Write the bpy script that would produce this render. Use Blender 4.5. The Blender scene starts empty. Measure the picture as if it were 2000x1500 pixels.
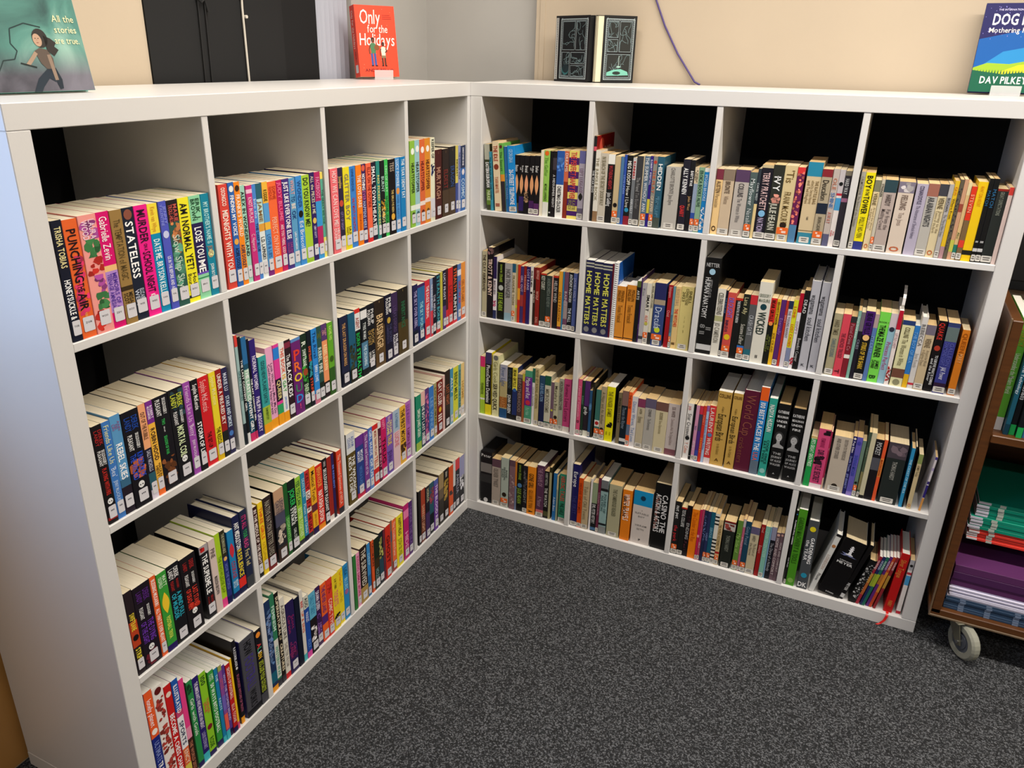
import bpy, math, random, re
import numpy as np
from mathutils import Matrix, Vector
random.seed(7)
R = math.radians
scn = bpy.context.scene
COL = scn.collection

# ---------------------------------------------------------------- camera, light, exposure
CAM_F, CAM_CX, CAM_CY = 1519.24, 960.43, 726.23          # focal length and principal point for the 2000x1500 frame
CAM_POS = np.array([1.1271276, -2.1808757, 1.5396559])
CAM_M = np.array([[0.89954117, 0.43649455, 0.01726801],
                  [0.17899809, -0.33224952, -0.92605072],
                  [-0.39847881, 0.8361117, -0.37700381]])  # rows: image right, image down, view direction
cd = bpy.data.cameras.new('camera'); cam = bpy.data.objects.new('camera', cd); COL.objects.link(cam)
cd.sensor_fit = 'HORIZONTAL'; cd.sensor_width = 36.0
cd.lens = CAM_F / 2000 * 36
cd.shift_x = (1000 - CAM_CX) / 2000
cd.shift_y = (CAM_CY - 750) / 2000
cd.clip_start = 0.05
rot = Matrix(((CAM_M[0][0], -CAM_M[1][0], -CAM_M[2][0]),
              (CAM_M[0][1], -CAM_M[1][1], -CAM_M[2][1]),
              (CAM_M[0][2], -CAM_M[1][2], -CAM_M[2][2])))
cam.matrix_world = Matrix.Translation(Vector(CAM_POS)) @ rot.to_4x4()
scn.camera = cam

world = bpy.data.worlds.new('world'); scn.world = world; world.use_nodes = True
world.node_tree.nodes['Background'].inputs[0].default_value = (0.75, 0.85, 1.0, 1)
world.node_tree.nodes['Background'].inputs[1].default_value = 0.6


def area(name, loc, rot_, sx, sy, power, color):
    l = bpy.data.lights.new(name, 'AREA'); l.shape = 'RECTANGLE'; l.size = sx; l.size_y = sy
    l.energy = power; l.color = color
    o = bpy.data.objects.new(name, l); o.location = loc; o.rotation_euler = rot_; COL.objects.link(o)
    return o


# ceiling battens (fixtures are built further down), the rear row an unseen added fill, and the daylight of the window in the left wall
area('batten_light', (2.3, -0.76, 2.90), (0, 0, 0), 4.6, 0.08, 110, (1.0, 0.93, 0.83))
area('batten_light', (2.3, -3.4, 2.90), (0, 0, 0), 4.6, 0.10, 24, (1.0, 0.96, 0.90))  # unseen rear row, added as fill from the front
area('window_light', (-0.36, -2.12, 1.65), (0, R(-90), 0), 1.3, 0.95, 12, (0.46, 0.64, 1.0))

scn.view_settings.view_transform = 'Standard'
scn.view_settings.look = 'None'
scn.view_settings.gamma = 1.0
scn.view_settings.use_curve_mapping = False
scn.view_settings.exposure = 0.27


# ---------------------------------------------------------------- helpers
def lin(h):
    h = h.lstrip('#')
    return [((int(h[i:i + 2], 16) / 255 + 0.055) / 1.055) ** 2.4 if int(h[i:i + 2], 16) > 10 else int(h[i:i + 2], 16) / 255 / 12.92
            for i in (0, 2, 4)] + [1.0]


def nodes(name):
    m = bpy.data.materials.new(name); m.use_nodes = True
    nt = m.node_tree; return m, nt, nt.nodes['Principled BSDF']


def plain(name, hexc, rough=0.6, metal=0.0, var=0.0, scale=30, bump=0.0, bscale=200):
    m, nt, b = nodes(name)
    c = lin(hexc)
    b.inputs['Base Color'].default_value = c
    b.inputs['Roughness'].default_value = rough
    b.inputs['Metallic'].default_value = metal
    tc = nt.nodes.new('ShaderNodeTexCoord')
    if var:
        n = nt.nodes.new('ShaderNodeTexNoise'); n.inputs['Scale'].default_value = scale
        nt.links.new(tc.outputs['Object'], n.inputs['Vector'])
        r = nt.nodes.new('ShaderNodeValToRGB')
        r.color_ramp.elements[0].position = 0.3; r.color_ramp.elements[1].position = 0.7
        r.color_ramp.elements[0].color = [v * (1 - var) for v in c[:3]] + [1]
        r.color_ramp.elements[1].color = [min(1, v * (1 + var)) for v in c[:3]] + [1]
        nt.links.new(n.outputs['Fac'], r.inputs[0]); nt.links.new(r.outputs[0], b.inputs['Base Color'])
    if bump:
        n = nt.nodes.new('ShaderNodeTexNoise'); n.inputs['Scale'].default_value = bscale
        nt.links.new(tc.outputs['Object'], n.inputs['Vector'])
        bp = nt.nodes.new('ShaderNodeBump'); bp.inputs['Strength'].default_value = bump; bp.inputs['Distance'].default_value = 0.002
        nt.links.new(n.outputs['Fac'], bp.inputs['Height']); nt.links.new(bp.outputs[0], b.inputs['Normal'])
    return m


M = {}
# printed card: colour of every printed surface is stored on the mesh as the colour of the thing itself
m, nt, b = nodes('printed_card')
at = nt.nodes.new('ShaderNodeAttribute'); at.attribute_name = 'Col'
nt.links.new(at.outputs['Color'], b.inputs['Base Color']); b.inputs['Roughness'].default_value = 0.42
b.inputs['Specular IOR Level'].default_value = 0.28
M['print'] = m
m, nt, b = nodes('paper_edges')
at = nt.nodes.new('ShaderNodeAttribute'); at.attribute_name = 'Col'
tc = nt.nodes.new('ShaderNodeTexCoord'); mp = nt.nodes.new('ShaderNodeMapping'); mp.inputs['Scale'].default_value = (1400, 14, 14)
n = nt.nodes.new('ShaderNodeTexNoise'); n.inputs['Scale'].default_value = 1.0; n.inputs['Detail'].default_value = 2
nt.links.new(tc.outputs['Object'], mp.inputs[0]); nt.links.new(mp.outputs[0], n.inputs['Vector'])
mx = nt.nodes.new('ShaderNodeMix'); mx.data_type = 'RGBA'; mx.blend_type = 'MULTIPLY'
r = nt.nodes.new('ShaderNodeValToRGB'); r.color_ramp.elements[0].position = 0.3; r.color_ramp.elements[1].position = 0.65
r.color_ramp.elements[0].color = (0.86, 0.85, 0.82, 1); r.color_ramp.elements[1].color = (1, 1, 1, 1)
nt.links.new(n.outputs['Fac'], r.inputs[0])
mx.inputs[0].default_value = 1.0
nt.links.new(at.outputs['Color'], mx.inputs[6]); nt.links.new(r.outputs[0], mx.inputs[7])
nt.links.new(mx.outputs[2], b.inputs['Base Color']); b.inputs['Roughness'].default_value = 0.85
M['paper'] = m

M['white'] = plain('white_melamine', 'dcdad8', 0.38, bump=0.03, bscale=300)
M['black_back'] = plain('black_backing', '060606', 0.95)
M['cream_wall'] = plain('cream_paint', 'bfaf99', 0.85, var=0.03, scale=3, bump=0.06, bscale=120)
M['grey_wall'] = plain('grey_paint', 'b8b5b0', 0.85, var=0.04, scale=4, bump=0.06, bscale=120)
M['white_wall'] = plain('white_paint', 'c4beb4', 0.85)
M['blind'] = plain('blackout_fabric', '0d0e10', 0.85, var=0.12, scale=6)
M['blind_dark'] = plain('black_fabric', '040406', 0.9)
M['slat'] = plain('grey_slat_fabric', 'b4b6c2', 0.75)
M['cord'] = plain('cord_white', 'cfc8bc', 0.7)
M['cord_black'] = plain('cord_black', '0a0a0c', 0.7)
M['cable'] = plain('purple_cable', '50407c', 0.5)
M['beech'] = plain('beech_veneer', 'c8924f', 0.45, var=0.08, scale=6)
M['chrome'] = plain('chrome', 'c0c0c0', 0.25, 1.0)
M['wheel'] = plain('grey_rubber', '8d8d80', 0.55)
M['hub'] = plain('dark_hub', '4c5058', 0.4)
M['bracket'] = plain('zinc_bracket', '6c6a5c', 0.4, 0.5)
M['monitor'] = plain('black_plastic', '141618', 0.35)

m, nt, b = nodes('trolley_wood')
tc = nt.nodes.new('ShaderNodeTexCoord'); mp = nt.nodes.new('ShaderNodeMapping'); mp.inputs['Scale'].default_value = (3, 3, 60)
n = nt.nodes.new('ShaderNodeTexNoise'); n.inputs['Scale'].default_value = 1.5; n.inputs['Detail'].default_value = 5
nt.links.new(tc.outputs['Object'], mp.inputs[0]); nt.links.new(mp.outputs[0], n.inputs['Vector'])
r = nt.nodes.new('ShaderNodeValToRGB'); r.color_ramp.elements[0].color = lin('3c210c'); r.color_ramp.elements[1].color = lin('6a3e18')
nt.links.new(n.outputs['Fac'], r.inputs[0]); nt.links.new(r.outputs[0], b.inputs['Base Color']); b.inputs['Roughness'].default_value = 0.4
M['wood'] = m
M['wood_edge'] = plain('worn_edge', '6e5a44', 0.5, var=0.1, scale=40)

m, nt, b = nodes('frosted_acrylic')
b.inputs['Base Color'].default_value = (0.95, 0.95, 0.96, 1); b.inputs['Roughness'].default_value = 0.3
tr = nt.nodes.new('ShaderNodeBsdfTransparent'); ms = nt.nodes.new('ShaderNodeMixShader'); ms.inputs[0].default_value = 0.36
nt.links.new(tr.outputs[0], ms.inputs[1]); nt.links.new(b.outputs[0], ms.inputs[2])
nt.links.new(ms.outputs[0], nt.nodes['Material Output'].inputs['Surface'])
M['acrylic'] = m

# carpet: dark loop pile, salt and pepper yarn colours with real relief in the shading
m, nt, b = nodes('loop_carpet')
tc = nt.nodes.new('ShaderNodeTexCoord')
v1 = nt.nodes.new('ShaderNodeTexVoronoi'); v1.inputs['Scale'].default_value = 330
n0 = nt.nodes.new('ShaderNodeTexNoise'); n0.inputs['Scale'].default_value = 160; n0.inputs['Detail'].default_value = 2
n2 = nt.nodes.new('ShaderNodeTexNoise'); n2.inputs['Scale'].default_value = 2.5
for q in (v1, n0, n2): nt.links.new(tc.outputs['Object'], q.inputs['Vector'])
sp = nt.nodes.new('ShaderNodeSeparateColor'); nt.links.new(v1.outputs['Color'], sp.inputs[0])
ad = nt.nodes.new('ShaderNodeMath'); ad.operation = 'MULTIPLY_ADD'; ad.inputs[1].default_value = 0.55
nt.links.new(sp.outputs[0], ad.inputs[0])
sc_ = nt.nodes.new('ShaderNodeMath'); sc_.operation = 'MULTIPLY'; sc_.inputs[1].default_value = 0.55
nt.links.new(n0.outputs['Fac'], sc_.inputs[0]); nt.links.new(sc_.outputs[0], ad.inputs[2])
r = nt.nodes.new('ShaderNodeValToRGB'); e = r.color_ramp.elements
e[0].position = 0.22; e[0].color = lin('0b0c0e'); e[1].position = 0.86; e[1].color = lin('74767a')
k = e.new(0.55); k.color = lin('232528')
nt.links.new(ad.outputs[0], r.inputs[0])
mx = nt.nodes.new('ShaderNodeMix'); mx.data_type = 'RGBA'; mx.blend_type = 'MULTIPLY'; mx.inputs[0].default_value = 0.5
r2 = nt.nodes.new('ShaderNodeValToRGB'); r2.color_ramp.elements[0].color = (1.1, 1.1, 1.1, 1); r2.color_ramp.elements[1].color = (0.3, 0.3, 0.31, 1)
r2.color_ramp.elements[0].position = 0.2; r2.color_ramp.elements[1].position = 0.85
nt.links.new(v1.outputs['Distance'], r2.inputs[0])
nt.links.new(r.outputs[0], mx.inputs[6]); nt.links.new(r2.outputs[0], mx.inputs[7])
nt.links.new(mx.outputs[2], b.inputs['Base Color']); b.inputs['Roughness'].default_value = 0.95
iv = nt.nodes.new('ShaderNodeMath'); iv.operation = 'SUBTRACT'; iv.inputs[0].default_value = 1.0
nt.links.new(v1.outputs['Distance'], iv.inputs[1])
bp = nt.nodes.new('ShaderNodeBump'); bp.inputs['Strength'].default_value = 0.8; bp.inputs['Distance'].default_value = 0.003
nt.links.new(iv.outputs[0], bp.inputs['Height']); nt.links.new(bp.outputs[0], b.inputs['Normal'])
M['carpet'] = m


m, nt, b = nodes('painted_cover')
tc = nt.nodes.new('ShaderNodeTexCoord'); n = nt.nodes.new('ShaderNodeTexNoise'); n.inputs['Scale'].default_value = 9; n.inputs['Detail'].default_value = 6
n.inputs['Distortion'].default_value = 0.8
nt.links.new(tc.outputs['Object'], n.inputs['Vector'])
r = nt.nodes.new('ShaderNodeValToRGB'); e = r.color_ramp.elements
e[0].position = 0.3; e[0].color = lin('2c4c4c'); e[1].position = 0.74; e[1].color = lin('94bcae'); k = e.new(0.5); k.color = lin('528a80')
nt.links.new(n.outputs['Fac'], r.inputs[0])
r3 = nt.nodes.new('ShaderNodeValToRGB'); e = r3.color_ramp.elements
e[0].position = 0.3; e[0].color = lin('34343e'); e[1].position = 0.7; e[1].color = lin('74727e')
nt.links.new(n.outputs['Fac'], r3.inputs[0])
sx = nt.nodes.new('ShaderNodeSeparateXYZ'); nt.links.new(tc.outputs['Object'], sx.inputs[0])
mr = nt.nodes.new('ShaderNodeMapRange'); mr.inputs['From Min'].default_value = 0.025; mr.inputs['From Max'].default_value = 0.07
nt.links.new(sx.outputs['Z'], mr.inputs['Value'])
mx = nt.nodes.new('ShaderNodeMix'); mx.data_type = 'RGBA'
nt.links.new(mr.outputs[0], mx.inputs[0]); nt.links.new(r3.outputs[0], mx.inputs[6]); nt.links.new(r.outputs[0], mx.inputs[7])
nt.links.new(mx.outputs[2], b.inputs['Base Color']); b.inputs['Roughness'].default_value = 0.4
M['painted'] = m


class G:
    """collects polygons with a colour per polygon and a material slot per polygon"""
    def __init__(s): s.v = []; s.f = []; s.c = []; s.n = 0
    def add(s, verts, faces, col):
        k = s.n; s.v.extend(verts); s.n += len(verts)
        s.f.extend([tuple(i + k for i in f) for f in faces]); s.c.extend([col] * len(faces))
    def box(s, x0, x1, y0, y1, z0, z1, col='ffffff'):
        s.add([(x0, y0, z0), (x1, y0, z0), (x1, y1, z0), (x0, y1, z0), (x0, y0, z1), (x1, y0, z1), (x1, y1, z1), (x0, y1, z1)],
              [(0, 3, 2, 1), (4, 5, 6, 7), (0, 1, 5, 4), (1, 2, 6, 5), (2, 3, 7, 6), (3, 0, 4, 7)], col)
    def bbox(s, x0, x1, y0, y1, z0, z1, col='ffffff', r=0.0015):
        """box with chamfered edges"""
        X = (x0, x0 + r, x1 - r, x1); Y = (y0, y0 + r, y1 - r, y1); Z = (z0, z0 + r, z1 - r, z1)
        import itertools
        vs = []; idx = {}
        for i, j, k in itertools.product((0, 1), repeat=3):
            for a in range(3):
                xi = (0 if i == 0 else 3) if a == 0 else (1 if i == 0 else 2)
                yi = (0 if j == 0 else 3) if a == 1 else (1 if j == 0 else 2)
                zi = (0 if k == 0 else 3) if a == 2 else (1 if k == 0 else 2)
                idx[(i, j, k, a)] = len(vs); vs.append((X[xi], Y[yi], Z[zi]))
        F = []
        for i in (0, 1):
            F.append([idx[(i, 0, 0, 0)], idx[(i, 1, 0, 0)], idx[(i, 1, 1, 0)], idx[(i, 0, 1, 0)]][::(-1 if i == 0 else 1)])
            F.append([idx[(0, i, 0, 1)], idx[(1, i, 0, 1)], idx[(1, i, 1, 1)], idx[(0, i, 1, 1)]][::(1 if i == 0 else -1)])
            F.append([idx[(0, 0, i, 2)], idx[(1, 0, i, 2)], idx[(1, 1, i, 2)], idx[(0, 1, i, 2)]][::(-1 if i == 0 else 1)])
        for i in (0, 1):
            for j in (0, 1):
                F.append([idx[(i, j, 0, 0)], idx[(i, j, 1, 0)], idx[(i, j, 1, 1)], idx[(i, j, 0, 1)]])
                F.append([idx[(i, 0, j, 0)], idx[(i, 1, j, 0)], idx[(i, 1, j, 2)], idx[(i, 0, j, 2)]])
                F.append([idx[(0, i, j, 1)], idx[(1, i, j, 1)], idx[(1, i, j, 2)], idx[(0, i, j, 2)]])
                for k in (0, 1):
                    F.append([idx[(i, j, k, 0)], idx[(i, j, k, 1)], idx[(i, j, k, 2)]])
        cx = np.array([(x0 + x1) / 2, (y0 + y1) / 2, (z0 + z1) / 2])
        out = []
        for f in F:
            p = [np.array(vs[q]) for q in f]
            nn = np.cross(p[1] - p[0], p[2] - p[0])
            out.append(tuple(f) if np.dot(nn, sum(p) / len(p) - cx) > 0 else tuple(f[::-1]))
        s.add(vs, out, col)
    def tube(s, pts, r, col='ffffff', n=8, closed=False):
        P = [Vector(p) for p in pts]; vs = []
        for i, p in enumerate(P):
            t = (P[min(i + 1, len(P) - 1)] - P[max(i - 1, 0)]).normalized()
            if closed: t = (P[(i + 1) % len(P)] - P[i - 1]).normalized()
            a = t.orthogonal().normalized() if i == 0 else (a - t * a.dot(t)).normalized()
            bb = t.cross(a)
            for k in range(n):
                an = 2 * math.pi * k / n
                vs.append(tuple(p + (a * math.cos(an) + bb * math.sin(an)) * r))
        fs = []; L = len(P)
        for i in range(L if closed else L - 1):
            for k in range(n):
                j = (i + 1) % L
                fs.append((i * n + k, i * n + (k + 1) % n, j * n + (k + 1) % n, j * n + k))
        if not closed: fs.append(tuple(range(n))[::-1]); fs.append(tuple((L - 1) * n + k for k in range(n)))
        s.add(vs, fs, col)
    def disc(s, c, r, h, axis='y', col='ffffff', n=20, r2=None):
        r2 = r if r2 is None else r2; vs = []
        for k in (0, 1):
            rr = r if k == 0 else r2
            for i in range(n):
                a = 2 * math.pi * i / n; u, v = rr * math.cos(a), rr * math.sin(a); w = -h / 2 if k == 0 else h / 2
                vs.append({'x': (c[0] + w, c[1] + u, c[2] + v), 'y': (c[0] + v, c[1] + w, c[2] + u), 'z': (c[0] + u, c[1] + v, c[2] + w)}[axis])
        fs = [tuple(range(n))[::-1], tuple(range(n, 2 * n))] + [(i, (i + 1) % n, n + (i + 1) % n, n + i) for i in range(n)]
        s.add(vs, fs, col)
    def mesh(s, name):
        me = bpy.data.meshes.new(name)
        me.from_pydata([tuple(map(float, v)) for v in s.v], [], s.f)
        ca = me.color_attributes.new('Col', 'FLOAT_COLOR', 'CORNER')
        cache = {}
        arr = []
        for f, c in zip(s.f, s.c):
            if c not in cache: cache[c] = lin(c)
            arr.extend(cache[c] * len(f))
        ca.data.foreach_set('color', arr)
        return me
    def build(s, name, mat, parent=None, smooth=False):
        me = s.mesh(name); me.materials.append(M[mat] if isinstance(mat, str) else mat)
        o = bpy.data.objects.new(name, me); COL.objects.link(o)
        if parent is not None: o.parent = parent
        if smooth: me.shade_smooth()
        return o


def empty(name, loc=(0, 0, 0), rz=0.0):
    o = bpy.data.objects.new(name, None); COL.objects.link(o); o.location = loc; o.rotation_euler = (0, 0, rz)
    o.empty_display_size = 0.05
    return o


def tag(o, label, cat, group=None, kind=None):
    if label: o['label'] = label
    if cat: o['category'] = cat
    if group: o['group'] = group
    if kind: o['kind'] = kind
    return o


def struct(o): o['kind'] = 'structure'; return o


# ---------------------------------------------------------------- lettering: glyph outlines are made once, then laid out as flat print
GLY = {}


def make_glyphs(chars):
    cur = []
    for ch, off in [(ch, off) for ch in chars for off in (0.002, 0.02)]:
        c = bpy.data.curves.new('glyph', 'FONT'); c.body = ch; c.size = 1.0; c.offset = off; c.resolution_u = 2; c.fill_mode = 'FRONT'
        o = bpy.data.objects.new('glyph', c); COL.objects.link(o); cur.append(((ch, off > .01), c, o))
    dg = bpy.context.evaluated_depsgraph_get()
    for ch, c, o in cur:
        me = o.evaluated_get(dg).to_mesh()
        v = np.zeros(len(me.vertices) * 3); me.vertices.foreach_get('co', v); v = v.reshape(-1, 3)[:, :2]
        f = [tuple(p.vertices) for p in me.polygons]
        if len(v): x0, x1 = v[:, 0].min(), v[:, 0].max(); v = v - np.array([x0, 0]); GLY[ch] = (v, f, x1 - x0 + 0.085)
        o.evaluated_get(dg).to_mesh_clear()
    for ch, c, o in cur: bpy.data.objects.remove(o); bpy.data.curves.remove(c)
    GLY[(' ', True)] = GLY[(' ', False)] = (np.zeros((0, 2)), [], 0.3)


def text2d(s):
    """list of (verts2d, faces), total advance"""
    x = 0; out = []; bold = s.upper() == s
    for ch in s:
        v, f, a = GLY.get((ch, bold), GLY[(' ', True)]); out.append((v + np.array([x, 0]) if len(v) else v, f)); x += a
    return out, max(x - 0.085, 0.05)


def put_text(g, s, fn, L, Hh, col, fit=True, maxs=2.3):
    """lay s in a box L long (reading direction) and Hh high; fn maps (along, up) to a 3d point"""
    gl, adv = text2d(s)
    sy = Hh / 0.74; sx = L / adv
    if sx > sy * 1.25: sx = sy * 1.25
    if sy > sx * maxs: sy = sx * maxs
    oy = (Hh - 0.74 * sy) / 2
    ox = (L - adv * sx) / 2
    for v, f in gl:
        if len(v): g.add([fn(ox + a * sx, oy + b_ * sy) for a, b_ in v], f, col)


W_, E_, D_ = 1.465, 0.0385, 0.016
OP = (W_ - 2 * E_ - 3 * D_) / 4
FLOORZ = {r: (W_ - E_ - r * OP - (r - 1) * D_ if r < 4 else E_) for r in (1, 2, 3, 4)}
LO = {c: E_ + (c - 1) * (OP + D_) for c in (1, 2, 3, 4)}
LEFT_Y0 = -1.4418


def project(p):
    q = CAM_M @ (np.array(p) - CAM_POS)
    return CAM_CX + CAM_F * q[0] / q[2], CAM_CY + CAM_F * q[1] / q[2]

# ---------------------------------------------------------------- the setting
def slab(name, x0, x1, y0, y1, z0, z1, mat, label=None):
    g = G(); g.box(x0, x1, y0, y1, z0, z1); o = struct(g.build(name, mat))
    if label: o['label'] = label
    return o


slab('floor', -0.6, 5.2, -5.4, 0.75, -0.05, 0.0, 'carpet')
slab('ceiling', -0.6, 5.2, -5.4, 0.75, 3.0, 3.05, 'white_wall')
# back wall: grey paint in the corner, then the cream wall standing slightly proud of it
slab('wall_back', -0.6, 0.03, 0.45, 0.55, 0, 3.0, 'grey_wall', 'grey painted wall in the corner behind both bookcases')
g = G(); g.box(0.03, 5.2, 0.412, 0.55, 0, 3.0); g.box(0.045, 0.062, 0.409, 0.412, 0, 3.0); struct(g.build('wall_back', 'cream_wall'))['label'] = 'cream painted wall behind the right bookcase'
# left wall with the recess that the black blind covers
slab('wall_left', -0.6, -0.41, -1.30, -0.80, 0, 3.0, 'cream_wall', 'cream painted wall behind the left bookcase')
slab('wall_left', -0.6, -0.41, -0.80, -0.004, 0, 0.9, 'cream_wall')
slab('wall_left', -0.6, -0.41, -0.80, -0.004, 2.3, 3.0, 'cream_wall')
slab('wall_left', -0.6, -0.41, -0.004, 0.55, 0, 3.0, 'grey_wall')
slab('wall_left', -0.6, -0.41, -1.58, -1.30, 0, 3.0, 'cream_wall')
slab('wall_left', -0.6, -0.41, -2.66, -1.58, 0, 0.95, 'cream_wall')
slab('wall_left', -0.6, -0.41, -2.66, -1.58, 2.35, 3.0, 'cream_wall')
slab('wall_left', -0.6, -0.41, -5.4, -2.66, 0, 3.0, 'cream_wall')
slab('wall_right', 5.1, 5.2, -5.4, 0.75, 0, 3.0, 'white_wall')
slab('wall_front', -0.6, 5.2, -5.5, -5.4, 0, 3.0, 'white_wall')
# beech panelling below the window, beside the bookcase end
g = G(); g.bbox(-0.425, -0.407, -2.9, -1.302, 0.004, 0.82, r=0.002); d = struct(g.build('trim_1', 'beech')); d['label'] = 'beech veneered wall panel beside the end of the left bookcase'
# window behind the blind and window in the left wall that the daylight comes through
g = G(); g.box(-0.5, -0.46, -0.80, -0.76, 0.9, 2.3); g.box(-0.5, -0.46, -0.044, -0.004, 0.9, 2.3); g.box(-0.5, -0.46, -0.76, -0.044, 0.9, 0.94); g.box(-0.5, -0.46, -0.76, -0.044, 2.26, 2.3)
w = struct(g.build('window_1', 'white'))
g = G(); g.box(-0.483, -0.477, -0.76, -0.044, 0.94, 2.26); g.build('window_pane', 'monitor', w)
g = G()
for a, b2 in ((-2.66, -2.61), (-2.14, -2.10), (-1.63, -1.58)): g.box(-0.5, -0.44, a, b2, 0.95, 2.35)
g.box(-0.5, -0.44, -2.66, -1.58, 0.95, 1.0); g.box(-0.5, -0.44, -2.66, -1.58, 2.30, 2.35)
struct(g.build('window_2', 'white'))


# blackout blind with its cords
t = tag(empty('blackout_blind', (-0.405, -0.5, 2.3)), 'black blackout blind hanging behind the left bookcase', 'blind')
g = G(); g.box(-0.003, 0.0, -0.301, 0.165, -1.4, 0.0); g.build('blind_fabric', 'blind', t)
g = G(); g.box(-0.014, -0.004, -0.301, 0.318, -1.4, 0.0); g.build('blind_lining', 'blind_dark', t)
g = G(); g.tube([(0.004, 0.163 - 0.152, 0), (0.006, 0.011, -0.55), (0.006, 0.005, -0.66), (0.006, 0.008, -1.2)], 0.0028); g.disc((0.008, 0.009, -0.63), 0.009, 0.006, 'x'); g.disc((0.008, 0.014, -0.68), 0.004, 0.006, 'x')
g.build('pull_cord', 'cord', t)
for yy in (-0.147, -0.125):
    g = G(); g.tube([(0.003, yy + 0.004, 0), (0.004, yy + 0.004, -0.65), (0.004, yy, -0.9), (0.004, yy, -1.3)], 0.0018); g.build('black_cord', 'cord_black', t)
g = G(); g.tube([(0.006, -0.146, -0.645), (0.008, -0.135, -0.655), (0.006, -0.122, -0.648), (0.006, -0.114, -0.675)], 0.0035); g.build('cord_knot', 'cord_black', t)
g = G(); g.bbox(-0.02, 0.03, -0.31, 0.33, 0.0, 0.06); g.build('head_rail', 'white', t)

t = tag(empty('vertical_blind', (-0.434, -0.09, 2.295)), 'grey fabric vertical blind bunched beside the black blackout blind', 'blind')
for i in range(7):
    g = G(); y0 = -0.092 + i * 0.0225
    g.add([(0.0, y0, -1.35), (0.022, y0 + 0.021, -1.35), (0.022, y0 + 0.021, 0), (0.0, y0, 0), (-0.001, y0 + 0.001, -1.35), (0.021, y0 + 0.022, -1.35), (0.021, y0 + 0.022, 0), (-0.001, y0 + 0.001, 0)],
          [(0, 1, 2, 3), (5, 4, 7, 6), (0, 4, 5, 1), (3, 2, 6, 7), (1, 5, 6, 2), (0, 3, 7, 4)], 'ffffff')
    g.build('slat', 'slat', t)


# ceiling battens; the rear housing belongs to the added fill row
for yy, nm in ((-0.76, 'above the bookcases'), (-3.4, 'in the middle of the room')):
    t = tag(empty('ceiling_batten', (2.3, yy, 2.92)), 'long white ceiling batten light ' + nm, 'lamp')
    g = G(); g.bbox(-2.35, 2.35, -0.05, 0.05, 0.02, 0.08); g.build('housing', 'white', t)

# ---------------------------------------------------------------- the two cube bookcases
def bookcase(name, loc, rz, label):
    """local x along the front, y into the depth, z up; front plane y=0"""
    t = tag(empty(name, loc, rz), label, 'bookcase')
    H, dep = W_, 0.39

    def part(n, *a, mat='white', r=0.0012):
        g = G(); g.bbox(*a, r=r); return g.build(n, mat, t)
    part('top_board', 0, H, 0, dep, H - E_, H)
    part('bottom_board', 0, H, 0, dep, 0, E_)
    part('side_panel', 0.0004, E_, 0.0004, dep - 0.001, E_ + 0.0003, H - E_ - 0.0003)
    part('side_panel', H - E_, H - 0.0004, 0.0004, dep - 0.001, E_ + 0.0003, H - E_ - 0.0003)
    for r in (1, 2, 3):
        z = FLOORZ[r]; part('shelf', E_, H - E_, 0.001, dep - 0.004, z - D_, z)
    for r in (1, 2, 3, 4):
        for c in (1, 2, 3):
            x = LO[c] + OP; z = FLOORZ[r]
            part('divider', x, x + D_, 0.0016, dep - 0.004, z, z + OP, r=0.001)
    part('back_panel', E_ - 0.01, H - E_ + 0.01, dep - 0.003, dep + 0.004, E_ - 0.01, H - E_ + 0.01, mat='black_back')
    return t


bc_l = bookcase('cube_bookcase', (0.0, LEFT_Y0, 0.0), R(90), 'white sixteen-cube bookcase on the left, standing along the wall with the black blind')
bc_r = bookcase('cube_bookcase', (0.0, 0.0, 0.0), 0.0, 'white sixteen-cube bookcase on the right, standing against the cream wall')


# ---------------------------------------------------------------- books
PAGE_NEW = ['e4dac2', 'e0d5bb', 'e6dcc6', 'ddd0b4']
PAGE_OLD = ['d9bd8c', 'd0b07c', 'dcc698', 'd6c4a0', 'c9a874']


def hue_name(h):
    r, g_, b_ = [int(h[i:i + 2], 16) / 255 for i in (0, 2, 4)]
    mx_, mn = max(r, g_, b_), min(r, g_, b_); v = mx_; s = 0 if mx_ == 0 else (mx_ - mn) / mx_
    if v < 0.15: return 'black'
    if mx_ == mn: hu = 0
    elif mx_ == r: hu = (60 * (g_ - b_) / (mx_ - mn)) % 360
    elif mx_ == g_: hu = 60 * (b_ - r) / (mx_ - mn) + 120
    else: hu = 60 * (r - g_) / (mx_ - mn) + 240
    if s < 0.13: return 'black' if v < 0.2 else 'charcoal' if v < 0.36 else 'grey' if v < 0.72 else 'pale grey' if v < 0.85 else 'white'
    if v < 0.25:
        if s < 0.4: return 'black'
        return 'dark brown' if (hu < 50 or hu > 330) else 'dark green' if hu < 170 else 'navy' if hu < 265 else 'dark purple'
    if s < 0.32 and v > 0.6:
        return 'beige' if 15 <= hu < 70 else 'pale green' if hu < 170 and hu >= 70 else 'pale blue' if hu < 245 and hu >= 170 else 'lavender' if 245 <= hu < 300 else 'pale pink'
    if hu < 14 or hu >= 345:
        return 'dark red' if v < 0.62 else 'pink' if s < 0.6 and v > 0.7 else 'red'
    if hu < 40:
        return 'brown' if v < 0.62 else 'tan' if s < 0.5 else 'orange'
    if hu < 66:
        return 'olive' if v < 0.62 else 'cream' if s < 0.4 else 'yellow' if hu > 45 or v > 0.85 else 'mustard'
    if hu < 95: return 'olive green' if v < 0.6 else 'lime green'
    if hu < 160: return 'dark green' if v < 0.45 else 'green'
    if hu < 195: return 'dark teal' if v < 0.42 else 'teal'
    if hu < 250: return 'navy' if v < 0.45 else 'blue'
    if hu < 295: return 'dark purple' if v < 0.4 else 'purple'
    return 'plum' if v < 0.5 else 'magenta'


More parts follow.
